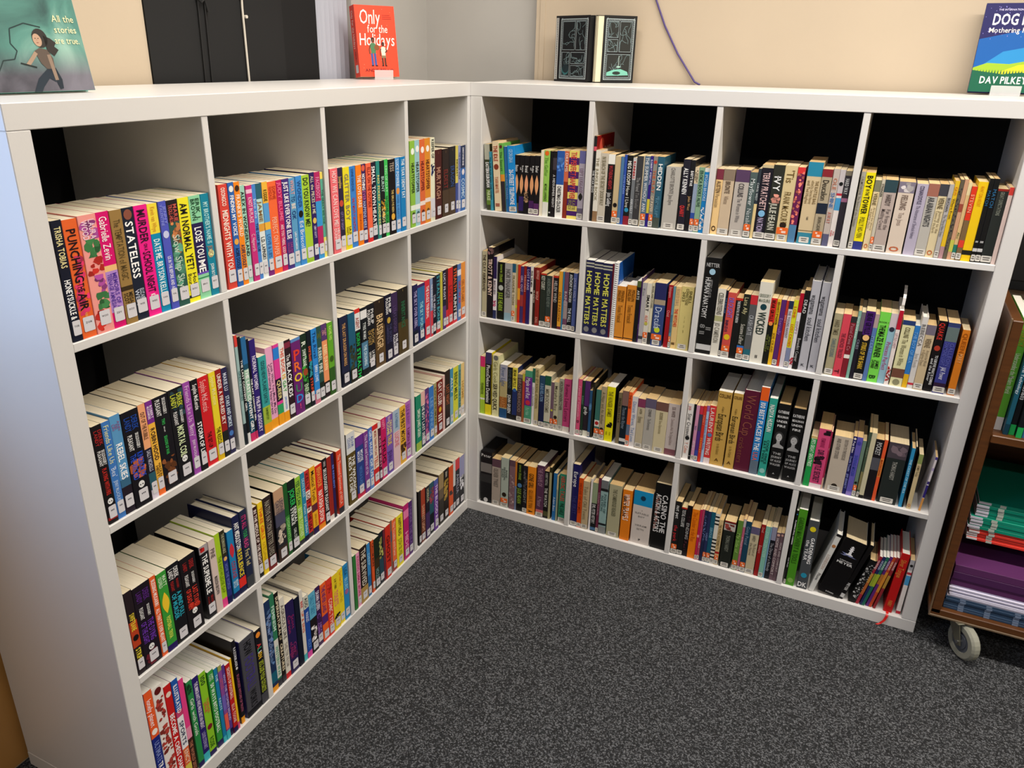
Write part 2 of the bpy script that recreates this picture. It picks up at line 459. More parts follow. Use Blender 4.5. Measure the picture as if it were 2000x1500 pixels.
ORD = ['', 'first', 'second', 'third', 'fourth', 'fifth', 'sixth', 'seventh', 'eighth', 'ninth', 'tenth', 'eleventh', 'twelfth', 'thirteenth',
       'fourteenth', 'fifteenth', 'sixteenth', 'seventeenth', 'eighteenth', 'nineteenth', 'twentieth', 'twenty-first', 'twenty-second', 'twenty-third', 'twenty-fourth']
ROWN = {1: 'top row', 2: 'second row', 3: 'third row', 4: 'bottom row'}
COLN = {1: 'leftmost column', 2: 'second column', 3: 'third column', 4: 'rightmost column'}


def parse():
    out = []; cur = None
    for l in BOOKS.strip().split('\n'):
        if l[0] == '#': cur = (l[1], int(l[2]), int(l[3])); k = 0; continue
        k += 1
        p = (l.split('|') + ['', '', '', ''])[:5]
        x, w, h, ln = [float(q) for q in p[0].split(',')]
        fl = p[4]; cov = re.search(r'c=([0-9a-f]{6})', fl); code = re.search(r':([A-Z]+)', fl)
        fs = re.sub(r'c=[0-9a-f]{6}|:[A-Z]+', '', fl)
        out.append(dict(unit=cur[0], row=cur[1], col=cur[2], k=k, x=x / 1e4, w=w / 1e4, h=h / 1e3, lean=ln, base=p[1], bands=[q for q in p[2].split(';') if q],
                        texts=[q for q in p[3].split(';') if q], fl=fs, cov=cov.group(1) if cov else None, code=code.group(1) if code else None))
    return out


def shade(h, k):
    return ''.join('%02x' % max(0, min(255, int(int(h[i:i + 2], 16) * k))) for i in (0, 2, 4))


def outline(w, rr, d):
    """plan of a cover from back edge round the spine to back edge"""
    a = 0.293 * rr
    return [(0, d), (0, rr), (a, a), (rr, 0), (w - rr, 0), (w - a, a), (w, rr), (w, d)]


def spiral(g, w, h, d):
    n = int(h / 0.0065)
    for i in range(n):
        z = 0.006 + i * 0.0065
        pts = [(w / 2 + (w / 2 - 0.0005) * math.cos(a), 0.006 - 0.0075 * math.sin(a), z + 0.0015 * math.sin(a / 2)) for a in [2 * math.pi * q / 10 for q in range(10)]]
        g.tube(pts, 0.0009, 'e8e8e8', 5, True)


def make_parts(b):
    """geometry of one book in its own frame: x across the spine, y into the shelf, z up; returns {part: (G, material)}"""
    rng = random.Random('%s%d%d%d' % (b['unit'], b['row'], b['col'], b['k']))
    w, h = b['w'] - 0.0003, b['h']; hard = 'H' in b['fl']
    d = 0.129 if h < 0.205 else min(0.30, h * 0.68)
    if h > 0.25: d = min(0.30, h * 0.78)
    if h < 0.185: d = 0.112
    d *= rng.uniform(0.985, 1.01)
    b['depth'] = d
    base = b['base'] or 'c0c0c0'; cov = b['cov'] or base
    rr = min(0.0022 if hard else 0.0012, w * 0.25); t = 0.0022 if hard and w > 0.012 else 0.00025
    P = {}
    g = G(); out = outline(w, rr, d)
    inn = [(min(max(x, t), w - t), max(y, t)) if i not in (0, 7) else ((t if i == 0 else w - t), d) for i, (x, y) in enumerate(out)]
    n = len(out)
    vs = [(x, y, 0) for x, y in out] + [(x, y, h) for x, y in out] + [(x, y, 0) for x, y in inn] + [(x, y, h) for x, y in inn]
    for i in range(n - 1):
        c = cov if i in (0, n - 2) else base
        if i in (0, n - 2) and not b['cov']: c = shade(base, 0.96)
        g.add([vs[i], vs[i + 1], vs[n + i + 1], vs[n + i]], [(0, 1, 2, 3)], c)
        if hard or 'p' in b['fl']: g.add([vs[2 * n + i], vs[2 * n + i + 1], vs[3 * n + i + 1], vs[3 * n + i]], [(3, 2, 1, 0)], 'e8e4d8')
        g.add([vs[n + i], vs[n + i + 1], vs[3 * n + i + 1], vs[3 * n + i]], [(0, 1, 2, 3)], c)
        g.add([vs[i], vs[i + 1], vs[2 * n + i + 1], vs[2 * n + i]], [(3, 2, 1, 0)], c)
    P['cover'] = (g, 'print')
    # page block
    g = G(); pc = 'e2dfd8' if 'p' in b['fl'] else rng.choice(PAGE_NEW if b['unit'] == 'L' else PAGE_OLD)
    if b['unit'] == 'L' and 'w' not in b['fl'] and b['row'] > 2 and 'p' not in b['fl']: pc = rng.choice(['e4dcc8', 'e0d8c4'])
    pz0, pz1, py1, py0 = (0.003, h - 0.0035, d - 0.004, 0.003) if hard else (0.0005, h - 0.0004, d - 0.0012, 0.0008)
    g.box(t + 0.00005, max(w - t - 0.00005, t + 0.001), py0, py1, pz0, pz1, pc)
    if 'B' in b['fl']: g = G(); g.box(t, w - t, 0.0015, d - .002, 0.0005, h - 0.0003, '141416')
    P['page_block'] = (g, 'print' if 'B' in b['fl'] else 'paper')
    # spine print: bands wrap round the spine edges, motifs lie on its face
    o2 = [(x, y) for x, y in out[1:7]]
    lev = 0
    for bi, s in enumerate(b['bands']):
        k0 = s[0]; g = G(); P[('spine_motif' if k0 in 'c^fK' else 'spine_pattern' if k0 == '~' else 'spine_band') + '|%d' % bi] = (g, 'print')
        if k0 in 'c~^fK':
            a, c = s[1:].split(' ')[:2]
            if k0 == 'c':
                u = float(a); z = h * (1 - u); r_ = min(w * 0.36, 0.0085)
                if c in ('e8e8e8', 'f0f0f0'): z += 0.006; r_ *= .8
                e = 0.0005
                vs = [(w / 2 + r_ * math.cos(2 * math.pi * i / 14), -e, z + r_ * 1.05 * math.sin(2 * math.pi * i / 14)) for i in range(14)]
                g.add(vs, [tuple(range(14))], c)
                if c in ('e8e8e8', 'f0f0f0'):
                    for sx in (-1, 1): g.add([(w / 2 + sx * r_ * .4 + r_ * .24 * math.cos(2 * math.pi * i / 8), -e - 0.00012, z - r_ * .1 + r_ * .2 * math.sin(2 * math.pi * i / 8)) for i in range(8)], [tuple(range(8))], '181418')
            else:
                u0, u1 = [float(q) for q in a.split('-')]; z1, z0 = h * (1 - u0), h * (1 - u1)
                if k0 == '^':
                    vs = []; N = 9
                    for i in range(N): q = i / (N - 1); vs.append((w / 2 + w * 0.36 * math.sin(math.pi * q), -0.0004, z0 + (z1 - z0) * q))
                    for i in range(N - 2, 0, -1): q = i / (N - 1); vs.append((w / 2 - w * 0.36 * math.sin(math.pi * q), -0.0004, z0 + (z1 - z0) * q))
                    g.add(vs, [tuple(range(len(vs)))], c)
                elif k0 == 'K':
                    L = z1 - z0; cx = w * .5
                    pts = [(-.16, 0), (.16, 0), (.16, .08), (.07, .14), (.05, .45), (.12, .5), (.05, .56), (.1, .74), (.03, .78), (.03, .84), (.08, .86), (.08, .9), (.03, .92), (.03, 1), (-.03, 1), (-.03, .92), (-.08, .9), (-.08, .86), (-.03, .84), (-.03, .78), (-.1, .74), (-.05, .56), (-.12, .5), (-.05, .45), (-.07, .14), (-.16, .08)]
                    for q in range(9): g.add([(cx + (q - 4) * w * .05 + i * w * .1, -.0003 - q * .00001, z0 - L * .12 + L * rng.uniform(-.06, .25) + j * L * .05) for i, j in ((-2, .4), (0, -.5), (2, .2), (0, 1))], [(0, 1, 2, 3)], '8088b8')
                    g.add([(cx + x * w, -.0006, z0 + z * L) for x, z in pts], [tuple(range(len(pts)))], c)
                elif k0 == 'f':
                    cx = w * 0.46; L = z1 - z0
                    el = lambda x, z, a_, b_, cc, e: g.add([(x + a_ * math.cos(2 * math.pi * i / 16), -e, z + b_ * math.sin(2 * math.pi * i / 16)) for i in range(16)], [tuple(range(16))], cc)
                    el(cx, z0 + L * .72, w * .34, L * .27, '383838', 0.0003)
                    el(cx, z0 + L * .64, w * .24, L * .24, c, 0.0004)
                    el(cx - w * .09, z0 + L * .68, w * .035, L * .018, '303030', 0.0005); el(cx + w * .1, z0 + L * .68, w * .035, L * .018, '303030', 0.0005)
                    el(cx, z0 + L * .54, w * .06, L * .014, '484040', 0.0005)
                    g.add([(cx - w * .12, -0.00035, z0 + L * .45), (cx + w * .12, -0.00035, z0 + L * .45), (cx + w * .14, -0.00035, z0 + L * .25), (w * .93, -0.00035, z0 + L * .12), (w * .95, -0.00035, z0),
                           (w * .06, -0.00035, z0), (w * .08, -0.00035, z0 + L * .12), (cx - w * .14, -0.00035, z0 + L * .25)][::-1], [tuple(range(8))[::-1]], shade(c, 0.88))
                else:
                    m_ = max(4, min(26, int((z1 - z0) / w * 8)))
                    for i in range(m_):
                        cx = rng.uniform(.12, .88) * w; cz = z0 + (z1 - z0) * (i + rng.random()) / m_; r_ = w * rng.uniform(.12, .3)
                        q = rng.randint(6, 9); e = 0.0003 + i * 0.000012
                        vs = []
                        for j in range(q):
                            a_ = 2 * math.pi * j / q; ra = r_ * rng.uniform(.6, 1.15)
                            vs.append((min(max(cx + ra * math.cos(a_), 0.0006), w - 0.0006), -e, min(max(cz + ra * math.sin(a_), z0), z1)))
                        g.add(vs, [tuple(range(q))], shade(c, rng.uniform(.7, 1.2)))
        else:
            a, c = s.split(' ')[:2]; u0, u1 = [float(q) for q in a.split('-')]; z1, z0 = h * (1 - u0), h * (1 - u1)
            lev += 1; e = 0.00008 + 0.00002 * lev
            pts = [(x + (-e if x < w / 2 else e), y - e) for x, y in o2]
            pts = [(pts[0][0], pts[0][1] + 0.001)] + pts[1:-1] + [(pts[-1][0], pts[-1][1] + 0.001)]
            for i in range(len(pts) - 1):
                p, q = pts[i], pts[i + 1]
                g.add([(p[0], p[1], z0), (q[0], q[1], z0), (q[0], q[1], z1), (p[0], p[1], z1)], [(0, 1, 2, 3)], c)
    for bi, s in enumerate(b['texts']):
        g = G(); P['lettering|%d' % bi] = (g, 'print')
        hor = s[0] == 'h'
        if hor: s = s[1:]
        a, c, txt = s.split(' ', 2); u0, u1 = [float(q) for q in a.split('-')]; z1, z0 = h * (1 - u0), h * (1 - u1)
        e = 0.0007
        if hor:
            put_text(g, txt, lambda p, q: (w * .08 + p, -e, z0 + q), w * .84, z1 - z0, c)
        else:
            ls = txt.split('/'); nl = len(ls); hh = w * (0.62 if nl == 1 else 0.8 / nl * 0.86)
            for i, s2 in enumerate(ls):
                if not s2: continue
                x0 = (w - hh) / 2 if nl == 1 else w * 0.9 - (i + 1) * (w * 0.8 / nl) + (w * 0.8 / nl - hh) / 2
                put_text(g, s2, lambda p, q: (x0 + q, -e, z1 - p), z1 - z0, hh, c)
    # shelf labels
    g = G()

    def sticker(x0, x1, z0, z1, col, e=0.0009):
        c_ = min(0.0015, (x1 - x0) * .2)
        g.add([(x0 + c_, -e, z0), (x1 - c_, -e, z0), (x1, -e, z0 + c_), (x1, -e, z1 - c_), (x1 - c_, -e, z1), (x0 + c_, -e, z1), (x0, -e, z1 - c_), (x0, -e, z0 + c_)], [tuple(range(8))], col)
    if b['unit'] == 'L' and 'w' in b['fl']:
        z0 = 0.0105 + rng.uniform(-.002, .003); z1 = z0 + 0.025; sw = min(w * .78, 0.0205); x0 = (w - sw) / 2 + rng.uniform(0, .06) * w
        sticker(x0, min(x0 + sw, w - .0003), z0, z1, 'd8d6dc')
        zc = z0 + 0.014
        if b['code']: put_text(g, b['code'], lambda p, q: (x0 + sw * .2 + p, -0.001, zc + q), sw * .6, 0.0032, '303034')
        else:
            for i in range(3): g.box(x0 + sw * (.28 + .16 * i), x0 + sw * (.39 + .16 * i), -0.00102, -0.001, zc, zc + 0.0028, '505058')
    if b['unit'] == 'R':
        if 'w' in b['fl'] or 'o' in b['fl'] or 'W' in b['fl']:
            x0, x1 = (0.0003, w - 0.0003) if w < 0.03 else (w * .16, w * .84)
            sticker(x0, x1, 0.003, 0.0185, 'd2cec6')
            for zz in (0.0125, 0.0075):
                L = (x1 - x0) * rng.uniform(.45, .7)
                g.box((x0 + x1 - L) / 2, (x0 + x1 + L) / 2, -0.00102, -0.001, zz, zz + 0.0022, '585450')
        if 'o' in b['fl'] or 'W' in b['fl']:
            sticker(0.0003 + w * .03, w - 0.0003 - w * .03, 0.0195, 0.037, 'ec6c2c')
            g.box(w * .3, w * .5, -0.00102, -0.001, 0.030, 0.034, 'f8d8c8'); g.box(w * .45, w * .8, -0.00102, -0.001, 0.0225, 0.028, 'f8d8c8')
    if g.n: P['shelf_label'] = (g, 'print')
    if 'S' in b['fl']:
        g = G(); spiral(g, w, h, d); P['spiral_binding'] = (g, 'print')
        g = G(); g.add([(w + .0002, 0.02, h * .62), (w + .0002, d - .003, h * .62), (w + .0002, d - .003, h - .006), (w + .0002, 0.02, h - .006)], [(0, 1, 2, 3)], '1f58a8')
        put_text(g, 'FANTASTIC', lambda p, q: (w + .0005, 0.018 + p, h * .64 + q), d * .86, 0.026, 'e8e8f0'); P['cover_lettering'] = (g, 'print')
    if 'R' in b['fl']:
        g = G(); wd = 0.0035
        if base == 'c01818': pts = [(w * .5, 0.001, 0.002), (w * .5, -0.008, 0.0005), (w * .52, -0.016, -0.004), (w * .35, -0.019, -0.02), (w * .0, -0.022, -0.032), (-w * .35, -0.026, -0.036)]; cc = 'd02420'
        else: pts = [(w * .5, 0.02, h - .001), (w * .5, 0.012, h + .012), (w * .5, 0.014, h + .03), (w * .55, 0.05, h + .046), (w * .6, 0.08, h + .048)]; cc = 'e0dcd8'
        for i in range(len(pts) - 1):
            p, q = pts[i], pts[i + 1]
            g.add([(p[0] - wd, p[1], p[2]), (p[0] + wd, p[1], p[2]), (q[0] + wd, q[1], q[2]), (q[0] - wd, q[1], q[2]),
                   (p[0] - wd, p[1] + .0006, p[2]), (p[0] + wd, p[1] + .0006, p[2]), (q[0] + wd, q[1] + .0006, q[2]), (q[0] - wd, q[1] + .0006, q[2])], [(0, 1, 2, 3), (7, 6, 5, 4), (0, 3, 7, 4), (1, 5, 6, 2)], cc)
        P['ribbon_bookmark'] = (g, 'print')
    if b['base'] == '8a1818' or b['cov'] == '8a1818':
        g = G(); put_text(g, 'DR. CUTE', lambda p, q: (w + .0005, 0.07 + p, h * .8 + q), 0.06, 0.016, 'e0b0b0')
        vs = [(w + .0004, .045 + .02 * math.cos(a), h * .88 + .022 * math.sin(a)) for a in [2 * math.pi * i / 12 for i in range(12)]]; g.add(vs, [tuple(range(12))], 'c85040')
        P['cover_lettering'] = (g, 'print')
    return P


def place_matrix(b):
    rng = random.Random('p%s%d%d%d' % (b['unit'], b['row'], b['col'], b['k']))
    back = rng.uniform(0.0, 0.003)
    lx = LO[b['col']] + b['x'] + 0.00025; z = FLOORZ[b['row']] + 0.0002
    if b['unit'] == 'L':
        m = Matrix.Translation((0, LEFT_Y0, 0)) @ Matrix.Rotation(R(90), 4, 'Z') @ Matrix.Translation((lx, 0.0035 + back, z))
    else:
        m = Matrix.Translation((lx, 0.0105 + back, z))
    if b['lean']:
        # leaning books pivot on a bottom corner; x in the table is the top left corner of the spine
        th = R(b['lean']); h = b['h']
        shift = -h * math.tan(th)
        if th > 0: m = m @ Matrix.Translation((shift + b['w'], 0, 0)) @ Matrix.Rotation(th, 4, 'Y') @ Matrix.Translation((-b['w'], 0, 0))
        else: m = m @ Matrix.Translation((shift, 0, 0)) @ Matrix.Rotation(th, 4, 'Y')
    return m


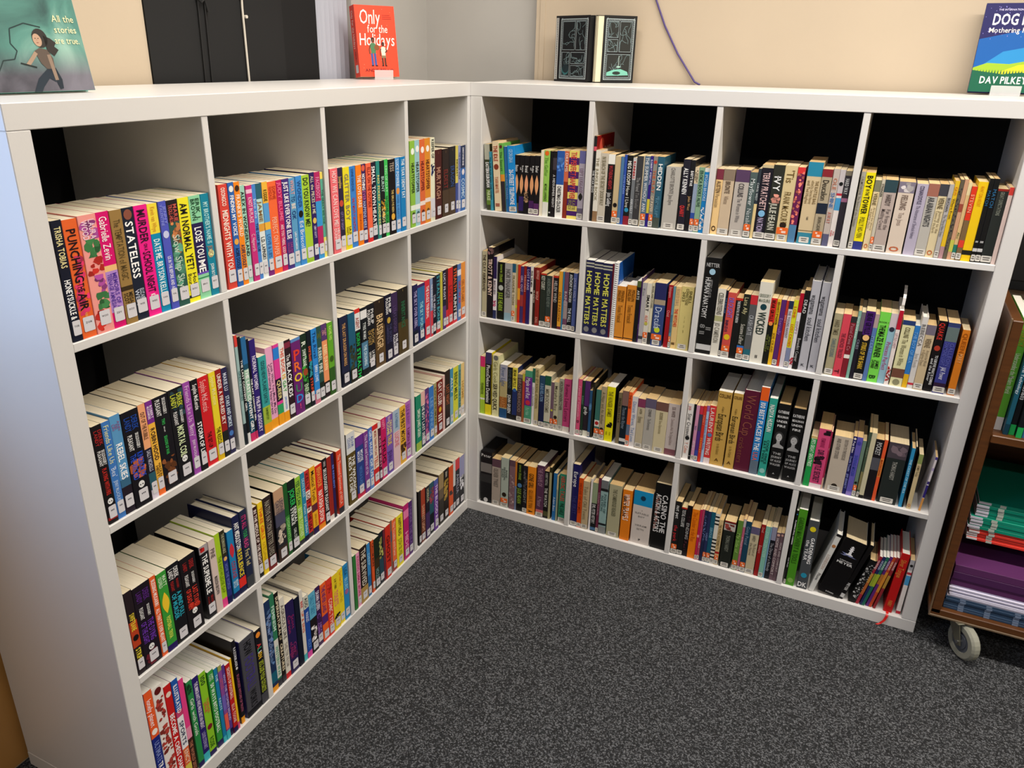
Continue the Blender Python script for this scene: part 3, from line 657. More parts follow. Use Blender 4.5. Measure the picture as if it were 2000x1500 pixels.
MAXB = 282
BOOKS = """
#L11
42,187,199,0|14182a||.05-.38 e8dca0 TRISHA TOBIAS;.48-.88 ffffff HONEYSUCKLE & BO|w:TOB
229,272,197,0|e8662e|~.3-.8 d83868|.08-.52 201018 PUNCHING;.53-.6 201018 THE;.61-.76 201018 AIR;.78-.88 f0c060 YUSEF SALAAM|w:ZOB
501,342,199,0|f29c94|~.05-.2 a04890;~.2-.35 3f7a48;~.35-.5 c83028;~.5-.65 a04890;~.65-.8 3f7a48;~.8-.98 c83028|.04-.2 f4d0e0 LAURA/WOOD|w:WOO
843,253,199,0|d8106e|.45-.5 f0c080;.5-.86 b48ad0|.04-.4 ffffff Gabrielle Zevin;.52-.84 5a3aa0 MEMOIRS OF A/TEENAGE AMNESIAC|w:ZEV
1097,247,198,0|9a7a45|.66-.7 3a2c18|.08-.6 5a4828 The TEMPTATION of MAGIC;.72-.84 3a2c18 MEGAN/SCOTT|w:SCO
1343,262,198,0|1a2233|c.06 8a5040|.12-.62 ffffff STATELESS;.72-.86 c0c8d8 ELIZABETH/WEIN|w:WEI
1605,286,198,0|f0208c||.04-.33 301028 MURDER;.34-.4 301028 ON A;.41-.78 301028 SCHOOL NIGHT;.8-.88 ffffff KATE|w:WES
1891,221,197,0|0e8cb8|0-.27 f4dc40|.03-.25 d09030 Kevin van Whye;.32-.86 e8f8f8 DATE ME, BRYSON KELLER|w:VAN
2113,184,198,0|5058c0|c.3 c8ccf0|.03-.22 8890e0 JENNY/VALENTINE;.5-.86 e8e8f8 US IN THE BEFORE AND AFTER|w:VAL
2298,267,197,0|2f5a50|0-.2 221c22;~.2-.5 c07848;~.4-.8 5a9a80|.04-.2 c85a50 MARIE/TROLL-HILL;.32-.82 c8d8c8 Slow Ship Sky|w:TRA
2566,277,197,0|f2e92c|.93-.96 303028|.05-.68 181818 AM I NORMAL YET?;.72-.88 181818 Holly/Bourne|w:BOU
2843,286,197,0|8fd6a8|.26-.76 282050;.74-.76 7050c0;.79-.8 208050|.03-.23 204830 ERIK J./BROWN;.3-.6 ffffff LOSE YOU;.62-.74 ffffff ME|w:BRO
3128,209,197,0|1585a0|c.58 e8e8a0|.08-.48 b8e8e8 MY BROTHER'S NAME IS;.5-.62 a08070 JESSICA;.68-.84 e0f0f0 JOHN BOYNE|w:BOY
#L12
80,249,208,0|d8453a||.03-.2 fbe9dc OSONGCO;.24-.82 fbe9dc MIDNIGHTS WITH YOU|w
329,169,209,0|2f66b5|c.06 f0f0e8;c.56 e8a848|.12-.5 ffffff FINDING MY VOICE;.62-.84 101c40 AOIFE DOOLEY|w
497,166,208,0|f58a1f|c.06 40281c|.12-.52 fff0d8 FRANKIE'S WORLD;.6-.83 20284f AOIFE DOOLEY|w
663,150,199,0|9fd4c0||.06-.72 141c18 ALEX IN WONDERLAND|w
814,177,197,0|c9307c|.04-.08 f0c0d8|.12-.38 f4c8dc KNOT IN PLACE;.5-.68 f0c8d8 C. Hepworth|w
991,126,197,0|4a86d0||.15-.35 d8e4f8 Into the;.4-.7 1c3870 THE DEEP BLUE|w
1117,176,197,0|dfe6e4|0-.16 2a6070;.16-.42 b8dcd8;.42-.5 e0a040|.18-.4 8a6a40 JAMIE;.56-.8 202020 L.D. LAPINSKI|w
1293,174,198,0|5a9fd8|0-.22 f0b840;.9-1 7a2878;.42-.5 f0b840|.08-.2 403010 KODDIE;.55-.8 3868a8 LOVE & LIES|w
1468,271,196,0|f46a38||.05-.19 b84020 SOPHIE/GONZALES;.38-.8 f8b898 PERFECT ON PAPER|w
1740,178,196,0|c01f5c||.02-.44 f0709c JUDY BLUME;.48-.8 f4d0dc ARE YOU THERE, GOD?|w
1918,237,196,0|43307e||.03-.66 ffffff JUST LIKE EVERYONE ELSE;.7-.82 a04888 SARAH/HAGGER|w
2155,206,195,0|5a9cc8||.02-.18 e0a0a0 WHAT;.2-.26 1c4078 TO;.28-.34 f0e0d0 BE;.36-.46 1c4078 OK;.6-.8 f0f4f8 LARA WILLIAMSON|w
2362,210,197,0|3f8fd8|c.42 181818|.05-.35 24508c WONDER;.5-.8 eaf2fa Ed Briscol|w
2572,271,196,0|a8cf3a|.97-1 90b830|.03-.58 203020 DO YOU KNOW ME?|w
2844,182,199,0|2f2060|c.54 e0c060|.04-.46 e8e0c0 ALL the PIECES of ME;.6-.74 d0c8e8 LIBBY SCOTT|w
3026,213,198,0|b82864|.33-.62 3a98d8;.86-1 3a98d8|.06-.3 e890b8 FACEBOOT|w
3240,97,196,0|5aa890|0-.08 f0d860;.76-1 e8e070|.2-.6 2a6a58 THE GREAT BIG ONE|w
#L13
72,285,199,0|f07078||.03-.68 f9d0d0 HOW WE CAN LOVE ME?;.7-.84 f9d8d8 HELEN/DUNN|w
356,211,198,0|2c2440|.86-1 e8c8b8;c.42 c84838|.1-.24 e0c070 Josephine;.52-.74 8878b0 CITY OF NIGHT|w
567,259,197,0|ecdc28||.08-.64 8a8060 GLITTER BOY;.72-.84 605020 IAN/EAGLETON|w
827,258,196,0|3a82d0||.03-.3 1f4f90 SOPHIE GONZALES;.38-.82 c02818 ONLY MOSTLY DEVASTATED|w
1086,235,196,0|f58218||.12-.52 fde8d0 THE LOVE DARE;.6-.8 c05010 ERIN MORGAN|w
1320,204,196,0|3a2860|c.05 e06048|.12-.32 ffffff NOTHING;.33-.45 c060a0 EVER;.46-.8 a8b8e0 HAPPENS HERE|w
1526,216,196,0|f26a48|.9-1 e03030|.05-.55 982018 ELLA ON THE OUTSIDE|w
1742,240,196,0|1e1a30||.05-.85 f4f4f4 SMALL TOWN HEARTS|w
1983,156,197,0|2d8a80|.2-.22 206860|.18-.84 e8d878 NO FIXED ADDRESS|w
2139,207,196,0|15181a|~.5-.72 e0a838|.2-.4 a8c8c0 BURNT;.62-.8 e0d8a0 LANDS|w
2346,185,197,0|3fbf58||.08-.42 a0e8b0 KING OF CLAY;.47-.84 104020 NATHANAEL LESSORE|w
2533,336,195,0|140f12|c.76 e8b040|.04-.16 b0a090 TESS;.4-.7 e0c070 THE GIRLS I'VE BEEN|w
2868,230,196,0|4f98d8|c.44 e89848|.03-.38 d8e8f8 LUCY POWRIE;.5-.8 3878b8 PAPER & HEARTS|w
3099,238,196,0|1880c0||.03-.55 e8f4f8 THE YEAR I DIDN'T EAT|w
#L14
110,244,232,0|8fbf45|c.12 f4f8f0;.74-.8 e8f0e0;c.86 384820|.25-.6 182018 HEARTSTOPPER|w
354,250,232,0|9cc8d0|c.1 f4f8f8;.74-.8 e8f0f0;c.86 406878|.25-.6 202830 HEARTSTOPPER|w
604,279,232,0|dc6a3a|c.12 f8f0e8;.72-.77 f0e0d8;c.86 602818|.25-.6 701818 HEARTSTOPPER|w
883,295,233,0|e08f2c|c.12 f8f0e8;.7-.75 f0e0d8;c.86 704818|.25-.6 501c10 HEARTSTOPPER|w
1179,233,232,0|e8e8cc|~.3-.45 28305a;.72-.95 d8d8e0|.02-.24 202020 KEEPER OF|w
1432,387,197,0|4a1c18||.25-.7 b88870 MURTAGH;.03-.06 a07050 PAOLINI|w
1886,391,195,0|2a1c18|.6-1 4a3828|.03-.06 a08050 PAOLINI;.3-.58 7a2c28 ELDEST|w
2277,404,198,0|1e1a1c|.6-1 4a3828|.03-.06 a08050 PAOLINI;.28-.58 304a80 ERAGON|w
2681,164,198,0|d8c860|.55-1 3a4a90|.2-.45 606020 INKHEART|w
2846,166,197,0|9098c8||.1-.5 404888 THE SHADOW WOLF|w
3013,324,195,0|1a2a50|.34-1 2060a8;c.4 e0d8e0|.03-.3 e8e8f0 CHRISTOPHER EDGE;.5-.8 c0d8f0 COSMIC|w
#L21
49,200,196,0|181417|.93-.96 a02020;c.8 e8e8e8|.05-.2 a82828 DEREK/LANDY;.25-.4 e8e8e8 SKULDUGGERY/PLEASANT;.43-.7 c83028 PLAYING WITH FIRE|w
249,175,195,0|3f78c0||.04-.42 e8e8a8 Friends Like Us;.46-.56 d0e0f8 'Bea';.6-.82 c8dcf4 JENNY McLACHLAN|w
424,220,199,0|5a98c8|.64-.72 3a6888;.72-1 241c28|.02-.2 8a6090 ANN/SEI/LIN;.28-.64 ffffff REBEL SKIES|w
644,384,196,0|16141a|~.5-.7 c06030;c.8 e8e8e8|.06-.2 2048a0 DEREK/LANDY;.24-.4 e8e8e8 SKULDUGGERY/PLEASANT;.44-.7 2850c8 KINGDOM OF/THE WICKED|w
1028,162,197,0|201c30|0-.46 f0a878;.72-.9 2a5a68;.9-1 d8d0e0|.08-.36 604030 OUT OF THE RUBBLE;.48-.7 c0c0d0 SALLY NICHOLLS|w
1190,165,197,0|f2b843|0-.23 7a3090;.93-1 f07030|.05-.18 f0e0f4 ROBERT/MUCHAMORE;.28-.62 302020 ROBIN HOOD;.66-.84 604018 HACKING,/HEISTS|w
1356,366,197,0|18161c|~.65-.95 7a4828|.03-.2 e8e8e8 SKULDUGGERY/PLEASANT;.24-.3 40c060 TWO;.32-.38 e8e8e8 DEREK LANDY;.42-.62 40c060 SEASONS OF WAR|w
1722,370,199,0|18181c|c.79 e8e8e8;~.02-.3 284048|.06-.2 c8d040 DEREK/LANDY;.24-.38 e8e8e8 SKULDUGGERY/PLEASANT;.4-.73 e0f0c0 MORTAL COIL|w
2092,185,201,0|9a4aa8||.04-.42 e8c0e8 Friends Like Us;.45-.58 f0d8f0 'Betty';.62-.82 f0e0f0 JENNY McLACHLAN|w
2277,185,200,0|18181c||.05-.32 ffffff Sophie McKenzie;.46-.85 ffffff STORM OF LIES|w
2461,297,197,0|d02028||.04-.38 f4b0b0 Sophie McKenzie;.62-.8 281010 THE SET-UP|w
2758,181,198,0|ead22c|.93-1 e0b820|.04-.36 f0eca0 Sophie McKenzie;.62-.82 302808 THE RESCUE|w
2939,165,198,0|98201e|.7-1 202020|.05-.62 f4e8e0 UNDER A FIRE-RED SKY|w
3104,167,196,0|2c2a50|c.76 4878c0|.06-.26 d0d8e8 MARIE LU;.32-.68 d0e4f4 STARS AND SMOKE|w
#L22
54,88,253,0|9ab8b8|0-.1 d84038;.8-1 182028|.2-.7 508080 GREAT STORIES|
142,93,247,0|14181c|.9-1 e0e0e0|.1-.8 e8e8e8 THE LAST CONVENT GIRL|H
237,157,242,0|1f5068|0-.25 2a6aa0;.3-.6 a0c8b0;.92-1 d03068|.3-.9 ffffff THE LAST CONVENT GIRL|Hc=7a3c98
394,79,234,0|141428|.92-1 c03060|.3-.9 ffffff THE LAST CONVENT GIRL|H
473,192,228,0|2f2072||.16-.5 e0d8f0 NORMAL WOMEN;.58-.95 e0d8f0 PHILIPPA GREGORY|H
665,256,184,0|38a0a0|.65-.88 a0b840;.88-1 f0a020|.06-.6 205058 GOOD NEWS, PLANET EARTH;.67-.83 305020 SAM BENTLEY|
923,236,196,0|eaa8cc|.88-1 f0a020|.2-.82 402048 Look What You Made Me Do/Confronting Heartbreak|
1160,189,196,0|e0409a|.04-.18 2a80d8;.42-.7 201830;.74-.86 30a060;.86-1 f0a020|.44-.68 e8d890 QUEER|
1349,186,196,0|ecece8|.87-1 f0a020|.07-.38 e05030 THIS BOOK;.4-.46 e8b020 IS;.48-.62 40a050 GAY;.68-.84 5080d0 JUNO DAWSON|
1536,223,194,0|2b1a22|.03-.1 802840|.18-.26 ffffff The;.28-.72 ffffff BLACK KIDS|w
1759,332,190,0|6a2470|.0-.04 5a8cc8|h.14-.28 e04030 P;h.3-.42 f07030 R;h.45-.56 f0d030 O;h.59-.7 408060 U;h.73-.84 3090e0 D;h.86-.93 e05080 !|
2092,239,191,0|183020|~.3-.65 3a9a3a;c.5 a04828|.1-.16 e8f0e0 R;.2-.42 e0f0e0 SWIFTBANE;.66-.84 c8e8c0 ENERGY|w
2331,150,193,0|101820|~.4-.6 3098a8|.2-.4 e06040 SWIFTBANE;.62-.82 e05030 STRIFE|w
2482,208,193,0|2c88d8|.86-1 d07890|.04-.38 122a60 The Rival;.48-.7 d8ecfa EMMA LOWE|w
2690,211,192,0|2a5048|.75-1 1a2820|.04-.2 707830 ANN/SEI/LIN;.28-.62 d8e8e0 REBEL FIRE|w
2901,215,192,0|f09a68|0-.22 583870;.78-1 201018|.04-.18 e0a0a0 ANN/SEI/LIN;.28-.62 ffe8b0 REBEL DAWN|w
3118,219,190,0|62a828|.62-1 2f5a20;c.5 385c18|.05-.24 d0f080 RACHEL IVES|w
#L23
117,335,189,0|1e2440|.8-1 141828|.1-.7 d0a060 THE LAST DRAGON ON MARS|w
452,297,189,0|1f5a78|~.45-.8 38402c;.8-1 202018||w
748,247,192,0|181818|0-.06 d83028;.06-.3 e8e8e8|.12-.28 a03028 AGENT;.34-.52 20b050 BORN;.56-.98 20d060 STEALTH|
997,281,189,0|141a20|.5-.9 5080a0;.04-.16 e8e8e8|.22-.46 e8f0f0 TYKE WARS;.55-.85 d0e8f4 THE CRUSHING|
1278,375,189,0|12161f||.08-.3 e0e0e0 PHILIP/PULLMAN;.38-.6 b09050 BOOK/OF DUST;.7-.86 e8e8e8 LA BELLE/SAUVAGE|w
1653,487,190,0|2a2018|.4-1 5a4428|.22-.74 d8b888 BRISINGR;.02-.05 c0a060 PAOLINI|w
2140,343,193,0|14162e|c.38 c0a040|.05-.28 f0f0f0 PHILIP/PULLMAN;.44-.72 484870 THE SECRET/COMMONWEALTH|w
2484,318,190,0|28203a|0-.3 3a2850|.2-.6 5a4878 LYRA'S OXFORD;.64-.84 e8e8f0 PHILIP/PULLMAN|w
2803,534,193,0|201e18|.5-1 4a3c20|.2-.6 2a6a48 INHERITANCE;.02-.05 b09858 PAOLINI|w
#L24
109,260,185,0|202050|.75-1 142030|.1-.7 b0a8d8 THE SKY OVER REBEL|w
369,429,179,0|2a6aa0|.7-1 1a2050;0-.05 402060|.3-.8 a0e0f0 THE SKY WORLD|w
799,278,182,0|d83040||.1-.65 f8e8e8 THE EAGLE TRIBUNAL|w
1078,140,182,0|8098c0|.55-1 d84050|.1-.5 f0f0f8 THE EAGLE MUTINY|w
1219,199,182,0|181628||.3-.7 c0c0d0 THE MIRROR|w
1419,262,185,0|182838|.9-1 c83838|.02-.5 40a0b0 STEALTH;.55-.8 50b0c0 BORN|w
1681,147,188,0|c8c048|||
1829,209,189,0|1c1a38|.6-1 583878|.05-.5 d0d0e0 LUCY FROST|w
2039,170,189,0|40161c|.7-1 d02838||w
2209,308,187,0|d02020||.3-.6 902020 LIVES|w
2518,297,188,0|1c1014|.92-1 d83040|.05-.45 f06830 STEALTH;.5-.8 f0f0f0 HUNT|w
2816,225,187,0|5078b8|.1-.2 e8e8f0|.3-.7 c03050 SEA WAR|w
3042,295,186,0|e8902c|.85-1 d86030|.3-.7 b06010 GIRL IN FLAMES|w
#L31
45,186,197,0|241a20|.35-.66 b84020;c.55 181010|.26-.46 f0d840 SWIFTBANE;.68-.83 f0e040 STRIFE|w
231,410,194,0|1c141e|~.8-.98 702030;c.8 e8e8e8|.07-.2 5a2a80 DEREK/LANDY;.26-.4 e8e8e8 SKULDUGGERY/PLEASANT;.44-.7 7038b0 THE DYING/OF THE LIGHT|w
641,147,194,0|e8602a||.04-.36 fff4ec BLESSING MUSARIRI;.4-.82 fff4ec ALL THAT IT EVER MEANT|w
788,245,191,0|3a9a38|.92-1 2a1860;^.25-.52 f0c830|.05-.18 d8f0d0 MATT/OLDFIELD;.56-.84 e8f060 FOOTBALL TRIVIA|
1034,331,192,0|15151a||.05-.18 e8e8e8 DEREK/LANDY;.2-.32 b02828 SKULDUGGERY/PLEASANT;.36-.68 30b0c8 A MIND FULL/OF MURDER|w
1366,425,188,0|181418|c.76 f0f0f0;~.6-.7 a02818|.07-.18 a82828 DEREK/LANDY;.23-.38 e8e8e8 SKULDUGGERY/PLEASANT;.42-.68 e04030 LAST STAND/OF DEAD MEN|w
1916,239,185,0|1b1a1e|0-.1 a8a0a4;~.02-.08 c82020|.13-.66 ffffff THE SUPREME LIE;.7-.82 a02828 GERALDINE/McCAUGHREAN|w
2156,188,186,0|d8c4bc||.12-.24 605050 PINE;.5-.75 303030 MARION BROWN|
2344,156,190,0|a8cc28|.88-1 e84890|.3-.8 709010 THE KNOWLEDGE GAP|
2500,141,190,0|28307a|0-.35 302c18;c.38 e8b060;.9-1 181850|.04-.3 b0b090 THE REMARKABLE;.45-.8 6878c0 HOW THE WORLD|
2689,193,177,0|2080b8|.92-1 201850;^.18-.4 c83040|.45-.7 b03848 COURAGE;.74-.84 d0e8f4 BEAR/GRYLLS|
2883,228,202,0|1c2048|.8-.92 e03028|.08-.42 ffffff ANT MIDDLETON;.43-.78 f0d830 RESILIENCE|H
3112,225,204,0|222a45|.85-1 404448|.06-.22 d03878 IT'S ALL;.24-.34 3aa860 YOUR;.35-.47 d04888 HEAD;.5-.7 e8d898 Foz Ted|H
#L32
23,152,191,0|3a1c1c|.85-1 141414|.04-.8 f0e0d8 IN THE MIDDLE OF THE NIGHT|w
176,168,195,0|f2d028||.07-.5 e06020 THREE GIRLS;.55-.8 c0a020 KATIE CLAPHAM|w
344,285,198,0|2e2220|.82-1 7a2828|.06-.8 a09888 NATIVE NATION BETTER LIVES|w
706,342,197,0|28282e|0-.16 c09878;.16-.32 a08878;.32-.5 4a4a60;~.5-.75 d0c0b0;.8-1 402e28|.14-.34 605058 LEONIE/CARTER|w
1047,153,200,0|1f5a28|.45-.9 3a8a38|.48-.85 90d080 DISMANTLED|w
1201,284,198,0|14201a||.12-.36 30c060 JOKER;.38-.62 f0f4f0 SERIAL/STRIKE;.68-.84 d8e0d8 CARL COX|w
1486,216,193,0|96c840|.93-1 303038|.05-.4 205838 YES YOU CAN;.45-.88 d8f0b0 BETTER TOGETHER|
1703,161,195,0|2888b0|.92-1 1a1838|.08-.35 a8d8e8 DEAN BARR;.45-.88 d0ecf4 Planet and Globe|
1864,183,193,0|c83030|.93-1 303038;.3-.42 f0e0d8;.55-.62 f0e0d8|.04-.28 601818 KELLY;.32-.9 401010 LOST IN THE USA|
2049,214,194,0|f0b028|.55-.66 602838;.9-1 281850|.06-.5 302018 Musical Truth;.7-.88 b07818 JEFFREY BOAKYE|
2264,279,188,0|d82c20|.92-1 f09020|.04-.34 f0a850 BEHAVIOUR;.4-.88 fff0e8 NATASHA DEVON|
2543,206,193,0|1a1418||.04-.12 c0b8b8 DEREK;.15-.8 f0f0f0 SKULDUGGERY PLEASANT|w
2750,192,188,0|982820|.92-1 e8e0d8||
2942,114,192,0|2c2058|.88-1 303038|.1-.62 6888e8 BE RESILIENT|
3138,199,189,0|e04428|.9-1 303038|.06-.85 f8d0b8 The Thousand Questions of NYLA|
#L33
95,383,216,0|5a4a1c|0-.28 d8dadc|.06-.2 7888b8 ADAM/CESARE;.33-.82 f4f4f0 THE WRONG/KIDS TO DIE|w
505,353,189,0|2a3f88|0-.16 6a3090;.92-1 c02848|.24-.42 e8e8f4 MOOSE/MOUNT;.5-.8 5080c8 NICOLA SLADE|w
860,219,189,0|7a3c90||.05-.7 e8d8f0 The Kiss and Secrets of Us|w
1079,199,192,0|4a70c0|.5-1 6088c8|.04-.45 d8e4f8 GIRL MADE;.5-.8 e8f0f8 OF US|w
1279,277,191,0|d02828|.08-.72 ecdcc8|.1-.5 a02820 MORE THAN WE CAN;.52-.7 c03828 TELL|w
1557,153,190,0|501830|0-.1 e8e0e0|.2-.8 e090a8 KISS ME FIRST|w
1710,278,192,0|c81860||.02-.18 f490b8 HAPPY;.24-.82 401020 THUG|w
1990,357,188,0|7a58b0|.86-1 6848a0|.02-.12 f0c0d0 DEAR;.1-.32 f0e090 DREAMS/COME;.34-.5 f0d040 TRUE;.6-.8 4a3078 JENNA|w
2347,360,191,0|e0c0c8|0-.36 a8bcd0|.06-.3 5080a8 KATHERINE;.38-.62 d87888 LUCINE|
2708,338,189,0|e8b038|~.65-.85 402c18|.06-.62 282018 THE FIRST MOVE|w
3047,290,191,0|b068b8||.05-.4 9048a0 JULIE MURPHY;.46-.84 782860 RAMONA BLUE|w
#L34
118,310,188,0|1f8a6a|.85-1 a0c050|.25-.75 e0f0e0 SIMON JAMES GREEN|
428,255,189,0|1a4050|0-.24 e8b8b0|.22-.88 f0f0f0 THE BOY LAST SEEN|w
683,260,190,0|5a3878|~.1-.9 d070a0||w
943,297,186,0|3478c8||.2-.8 80b0e8 LEE WIND|w
1240,189,188,0|a8a070||.05-.8 605830 LOVE HUMAN|w
1429,391,188,0|7a1c18|c.55 e8b830|.04-.46 f8ece4 GAY CLUB!;.62-.78 f0e0d8 III|w
1820,119,195,0|e8c0b8||.1-.5 a04848 CAMP|
1939,355,204,0|2a1a18||.25-.6 b06040 LAST NIGHT|w
2294,216,200,0|4090b8|.5-1 80b0c8|.1-.5 e8f0f4 ALLY|w
2510,353,197,0|d8d838||.1-.6 405018 BEING MILES|w
2863,187,195,0|60a0a0||.1-.8 306060 INDIGO THE FREE|w
3050,228,193,0|e8c880|.8-1 e8dcd0|.3-.7 c09030 HOME|w
#L41
40,200,303,0|1c2a80|0-.4 ea5c28;c.35 f8f0e8|.07-.3 ffffff lonely planet;.44-.62 8090d0 ULTIMATE;.63-.78 ffffff TRAVEL;.8-.95 8090d0 ATLAS|p
240,266,297,0|ece4e0|~.1-.3 a03830;~.35-.6 a03830;~.65-.95 a03830;c.04 601818||p
514,185,280,0|c81c1c|c.09 f0d8c8|.28-.48 ffffff BECOME;.5-.54 ffffff A;.56-.95 ffffff CHESS CHAMPION|p
700,169,280,0|1f58b0|.3-.36 c84070;.36-.68 f0f0f4;.68-.85 e06838;.85-1 d8c850|.05-.32 ffffff ILLUSTRATED;.38-.67 15254f SPORTS;.7-.84 f0d8c0 ENCY|p
870,138,268,0|e8408a|.5-.62 e890b0;.62-1 402018|.65-.95 c08060 THE WORLD 2023|p
1049,160,247,0|2a8a48|.94-1 201858;~.03-.14 184828|.2-.62 f0faf0 Girls with Goals|p
1209,181,243,0|281a6a|.9-1 40b8c8|.06-.6 e8e0f8 THE IMMIGRANTS WHO MADE BRITAIN GREAT;.65-.85 b0a8d8 LOUIS STEWART|p
1391,203,239,0|8cc828|.94-1 201858;c.65 781828|.04-.14 204020 100;.3-.5 d86048 THINGS/SPINE;.78-.9 306018 ROSIE|p
1654,167,223,0|389a40|.92-1 201858|.04-.12 d0f0d0 JAMES/CATCHPOLE;.16-.8 f0faf0 50 WAYS INTO FOOTBALL|p
1822,105,219,0|1880b0|.92-1 40b8c8|.05-.2 c0e0f0 THE;.35-.6 c0e0f0 FACTS|p
1928,111,218,0|8a4a98|0-.07 a0a858;.4-.6 7060b8;.65-.86 e86050;.88-1 40b8c8|.1-.38 d06080 MAKE UP/ON YOUR|p
2039,104,210,0|5a3a90|.9-1 181040|.1-.8 c0b0e0 WHY THE WOMEN BEHIND|p
2144,139,204,0|c01c20|.92-1 1a1050|.05-.5 f4e0d8 SECRETS OF FOOTBALL;.58-.85 f0c8c0 ELLA TOONE|p
2284,70,210,0|f0c020|.9-1 e05080||p
2433,120,248,0|16141a|.92-1 f0a020;c.35 f0f0f0|.08-.3 e0e0e8 RAZORBLADE;.4-.85 b05878 13 LAWLESS WITCHES OF TRUTH|Hp
2633,490,229,0|484850|.92-1 14141c|.05-.22 101014 HOW;.24-.66 443880 FOOTBALL;.68-.9 101014 WORKS|Hpc=302c70
3124,213,225,0|14121a|c.07 f09030;.86-1 484850|.18-.24 e04040 A;.24-.28 40b080 L;.28-.31 e8e8e8 I;.31-.38 f0c030 EN;.42-.84 b8c838 GET THE BALL ROLLING/ROUND THE WORLD|
#L42
22,215,278,0|1a3058|.78-.9 186078;.94-1 f0a020;~.1-.7 5878a8|.15-.6 8898c0 Winter Stories|
237,173,283,0|2f7a58|.48-.9 dcdcd4;.92-1 303038|.06-.44 c8e8d8 FEMINISM;.55-.88 50a080 WESTERN WAR|H
409,144,278,0|18120f|.92-1 303038|.04-.46 f0e0c0 SUPERNATURAL;.47-.52 c0b090 OF;.53-.9 f0e0c0 CREATURES|
555,183,251,0|e0dcd0|.93-1 d02028|.08-.5 706860 AGRICULTURE;.55-.85 a09890 SHELTER FROM|
739,320,223,0|241a50|~.6-.8 5a2050|.12-.48 a02868 Scott/Carson;.55-.78 a03070 City/of Night|w
1060,207,216,0|10162a|||H
1267,135,226,0|dcd8d0|.9-1 50b8c0|.15-.24 d04030 BEE;.28-.6 d86040 UP & SING|
1402,191,199,0|1c48a0|0-.2 d8d8c8;.9-1 e050a8|.03-.18 303840 ADD;.26-.42 d8e4f8 WALKLET;.7-.85 6090e0 ALEX|
1593,279,193,0|1a1418|0-.42 60b0d0;~.55-.8 e0d8d8|.06-.36 3888b0 SALLY GREY|w
1872,230,192,0|3a1c50||.07-.38 f0e8f8 DRAMA QUEEN;.45-.52 8050a0 C;.6-.82 a070c0 NIKKI/CUMMINS|w
2104,250,188,0|f06428|.55-.7 502878;.97-1 e04030|.05-.5 5a2878 THE NEVER LAND|w
2355,240,187,0|e03c28|~.1-.25 b02820|.35-.82 f8d0c0 COMIC TYPE|w
2595,285,184,0|ecd028|~.72-.86 181818|.08-.26 403818 A.W. TABIO;.3-.56 e07080 TOILETS|w
2881,228,184,0|f0d828||.04-.3 e0802c The Other One;.4-.6 c0a020 Luna Park|w
3109,228,185,0|2a8cc8|c.5 a06090|.06-.2 1c5888 LISA;.25-.45 a0d8f0 BLUES|w
#L43
62,148,187,0|2f7a38|||
210,174,186,0|e8a0c0||.06-.8 c04878 KISSING EMMA MORE|w
384,361,191,0|2a1c18|.72-1 b09050|.05-.7 e0d8c8 THE SURVIVED|w
745,177,184,0|3888c8|.6-1 2868a0|.1-.5 90c8e8 DEEP|w
970,136,183,0|e05828||.05-.5 402018 CALLUM MORE|w
1106,279,179,0|1c2818|.4-.6 382c18|.6-.8 80a0a0 HOLES|w
1386,227,184,0|182028|~.1-.5 b0b060;.5-.8 284858||w
1613,97,184,0|702838|~.1-.9 405870||
1710,277,187,0|d03020||.1-.8 681010 GHOST|w
1987,134,190,0|806050|.2-.4 505868||
2121,220,186,0|f07040|.8-1 a03030|.05-.7 f8d8c8 The Trouble with Fame|w
2341,378,186,0|f0e030||.06-.4 504020 HAPPYHEAD;.45-.8 909020 JOSH SILVER|w
2718,57,189,0|282050|||
2776,301,201,0|c02070|.1-.25 f080b0|.5-.8 f0a0c8 HIDE|w
3077,228,197,0|502870||.1-.8 8060a0 UNDER THE SEA|w
#L44
163,169,204,0|1c1818|||w
332,274,200,0|a84028|.5-1 703828|.3-.8 e0b090 DARKEST LIGHT|w
606,249,198,0|201c28|.5-1 483060|.05-.3 c0c0a0 HORROR|w
855,308,196,0|285868|~.1-.4 a04050;.6-1 182028||w
1163,259,194,0|7040a0|0-.1 5060b0|.1-.9 f0e0f8 THE BLOOD RED|w
1506,319,197,0|6a5a48|0-.3 a08860;.5-1 383430||w
1825,370,197,0|241c18|~.2-.6 b09040|.05-.15 e0d8c8 DEAN|w
2196,294,194,0|e05828|~.5-.6 403030||w
2491,187,201,0|202028|0-.5 d8d8d8||w
2679,303,198,0|282830|0-.22 d84048|.3-.7 a0a0b0 AMELIA|w
2983,354,193,0|181820|0-.42 9898c0;~.4-.7 e0e0e8||w
#R11
18,181,198,-4|3a4028|0-.23 b0b0a0;.68-.92 60802e|.27-.65 ffffff EASTERN EUROPEAN;.7-.85 d8e8b0 PHRASE|
200,88,177,-3|3a90a8||.05-.85 204858 TO THE SUN AND THE STARS|
295,227,208,-4|e8d4b0|c.36 8a3a28|.06-.28 b04838 THE IDLE;.5-.74 c07050 YANN MARTEL;.88-.94 a04030 II|
522,132,204,-5|6ab050|.5-1 302830;c.05 602820;.45-.55 e09030|.12-.4 205020 The Secret|
684,114,195,-4|2a68a8||.3-.9 6898c8 OLDER THAN|p
798,247,198,-4|1a8cd8||.05-.25 a0d0f0 GEORGINA;.35-.88 f0f8ff 26-STREET TELEPHONE|w
1069,159,173,0|121014|^.32-.66 e0a070;.82-1 504838|.17-.28 f0f0f0 Beauty|
1229,163,173,0|121014|^.32-.66 e0a070;.7-.95 302060|.17-.28 f0f0f0 Storm/of|
1392,167,173,0|121014|^.32-.66 e8a078;~.6-.8 a08060|.17-.28 f0f0f0 Brutal|
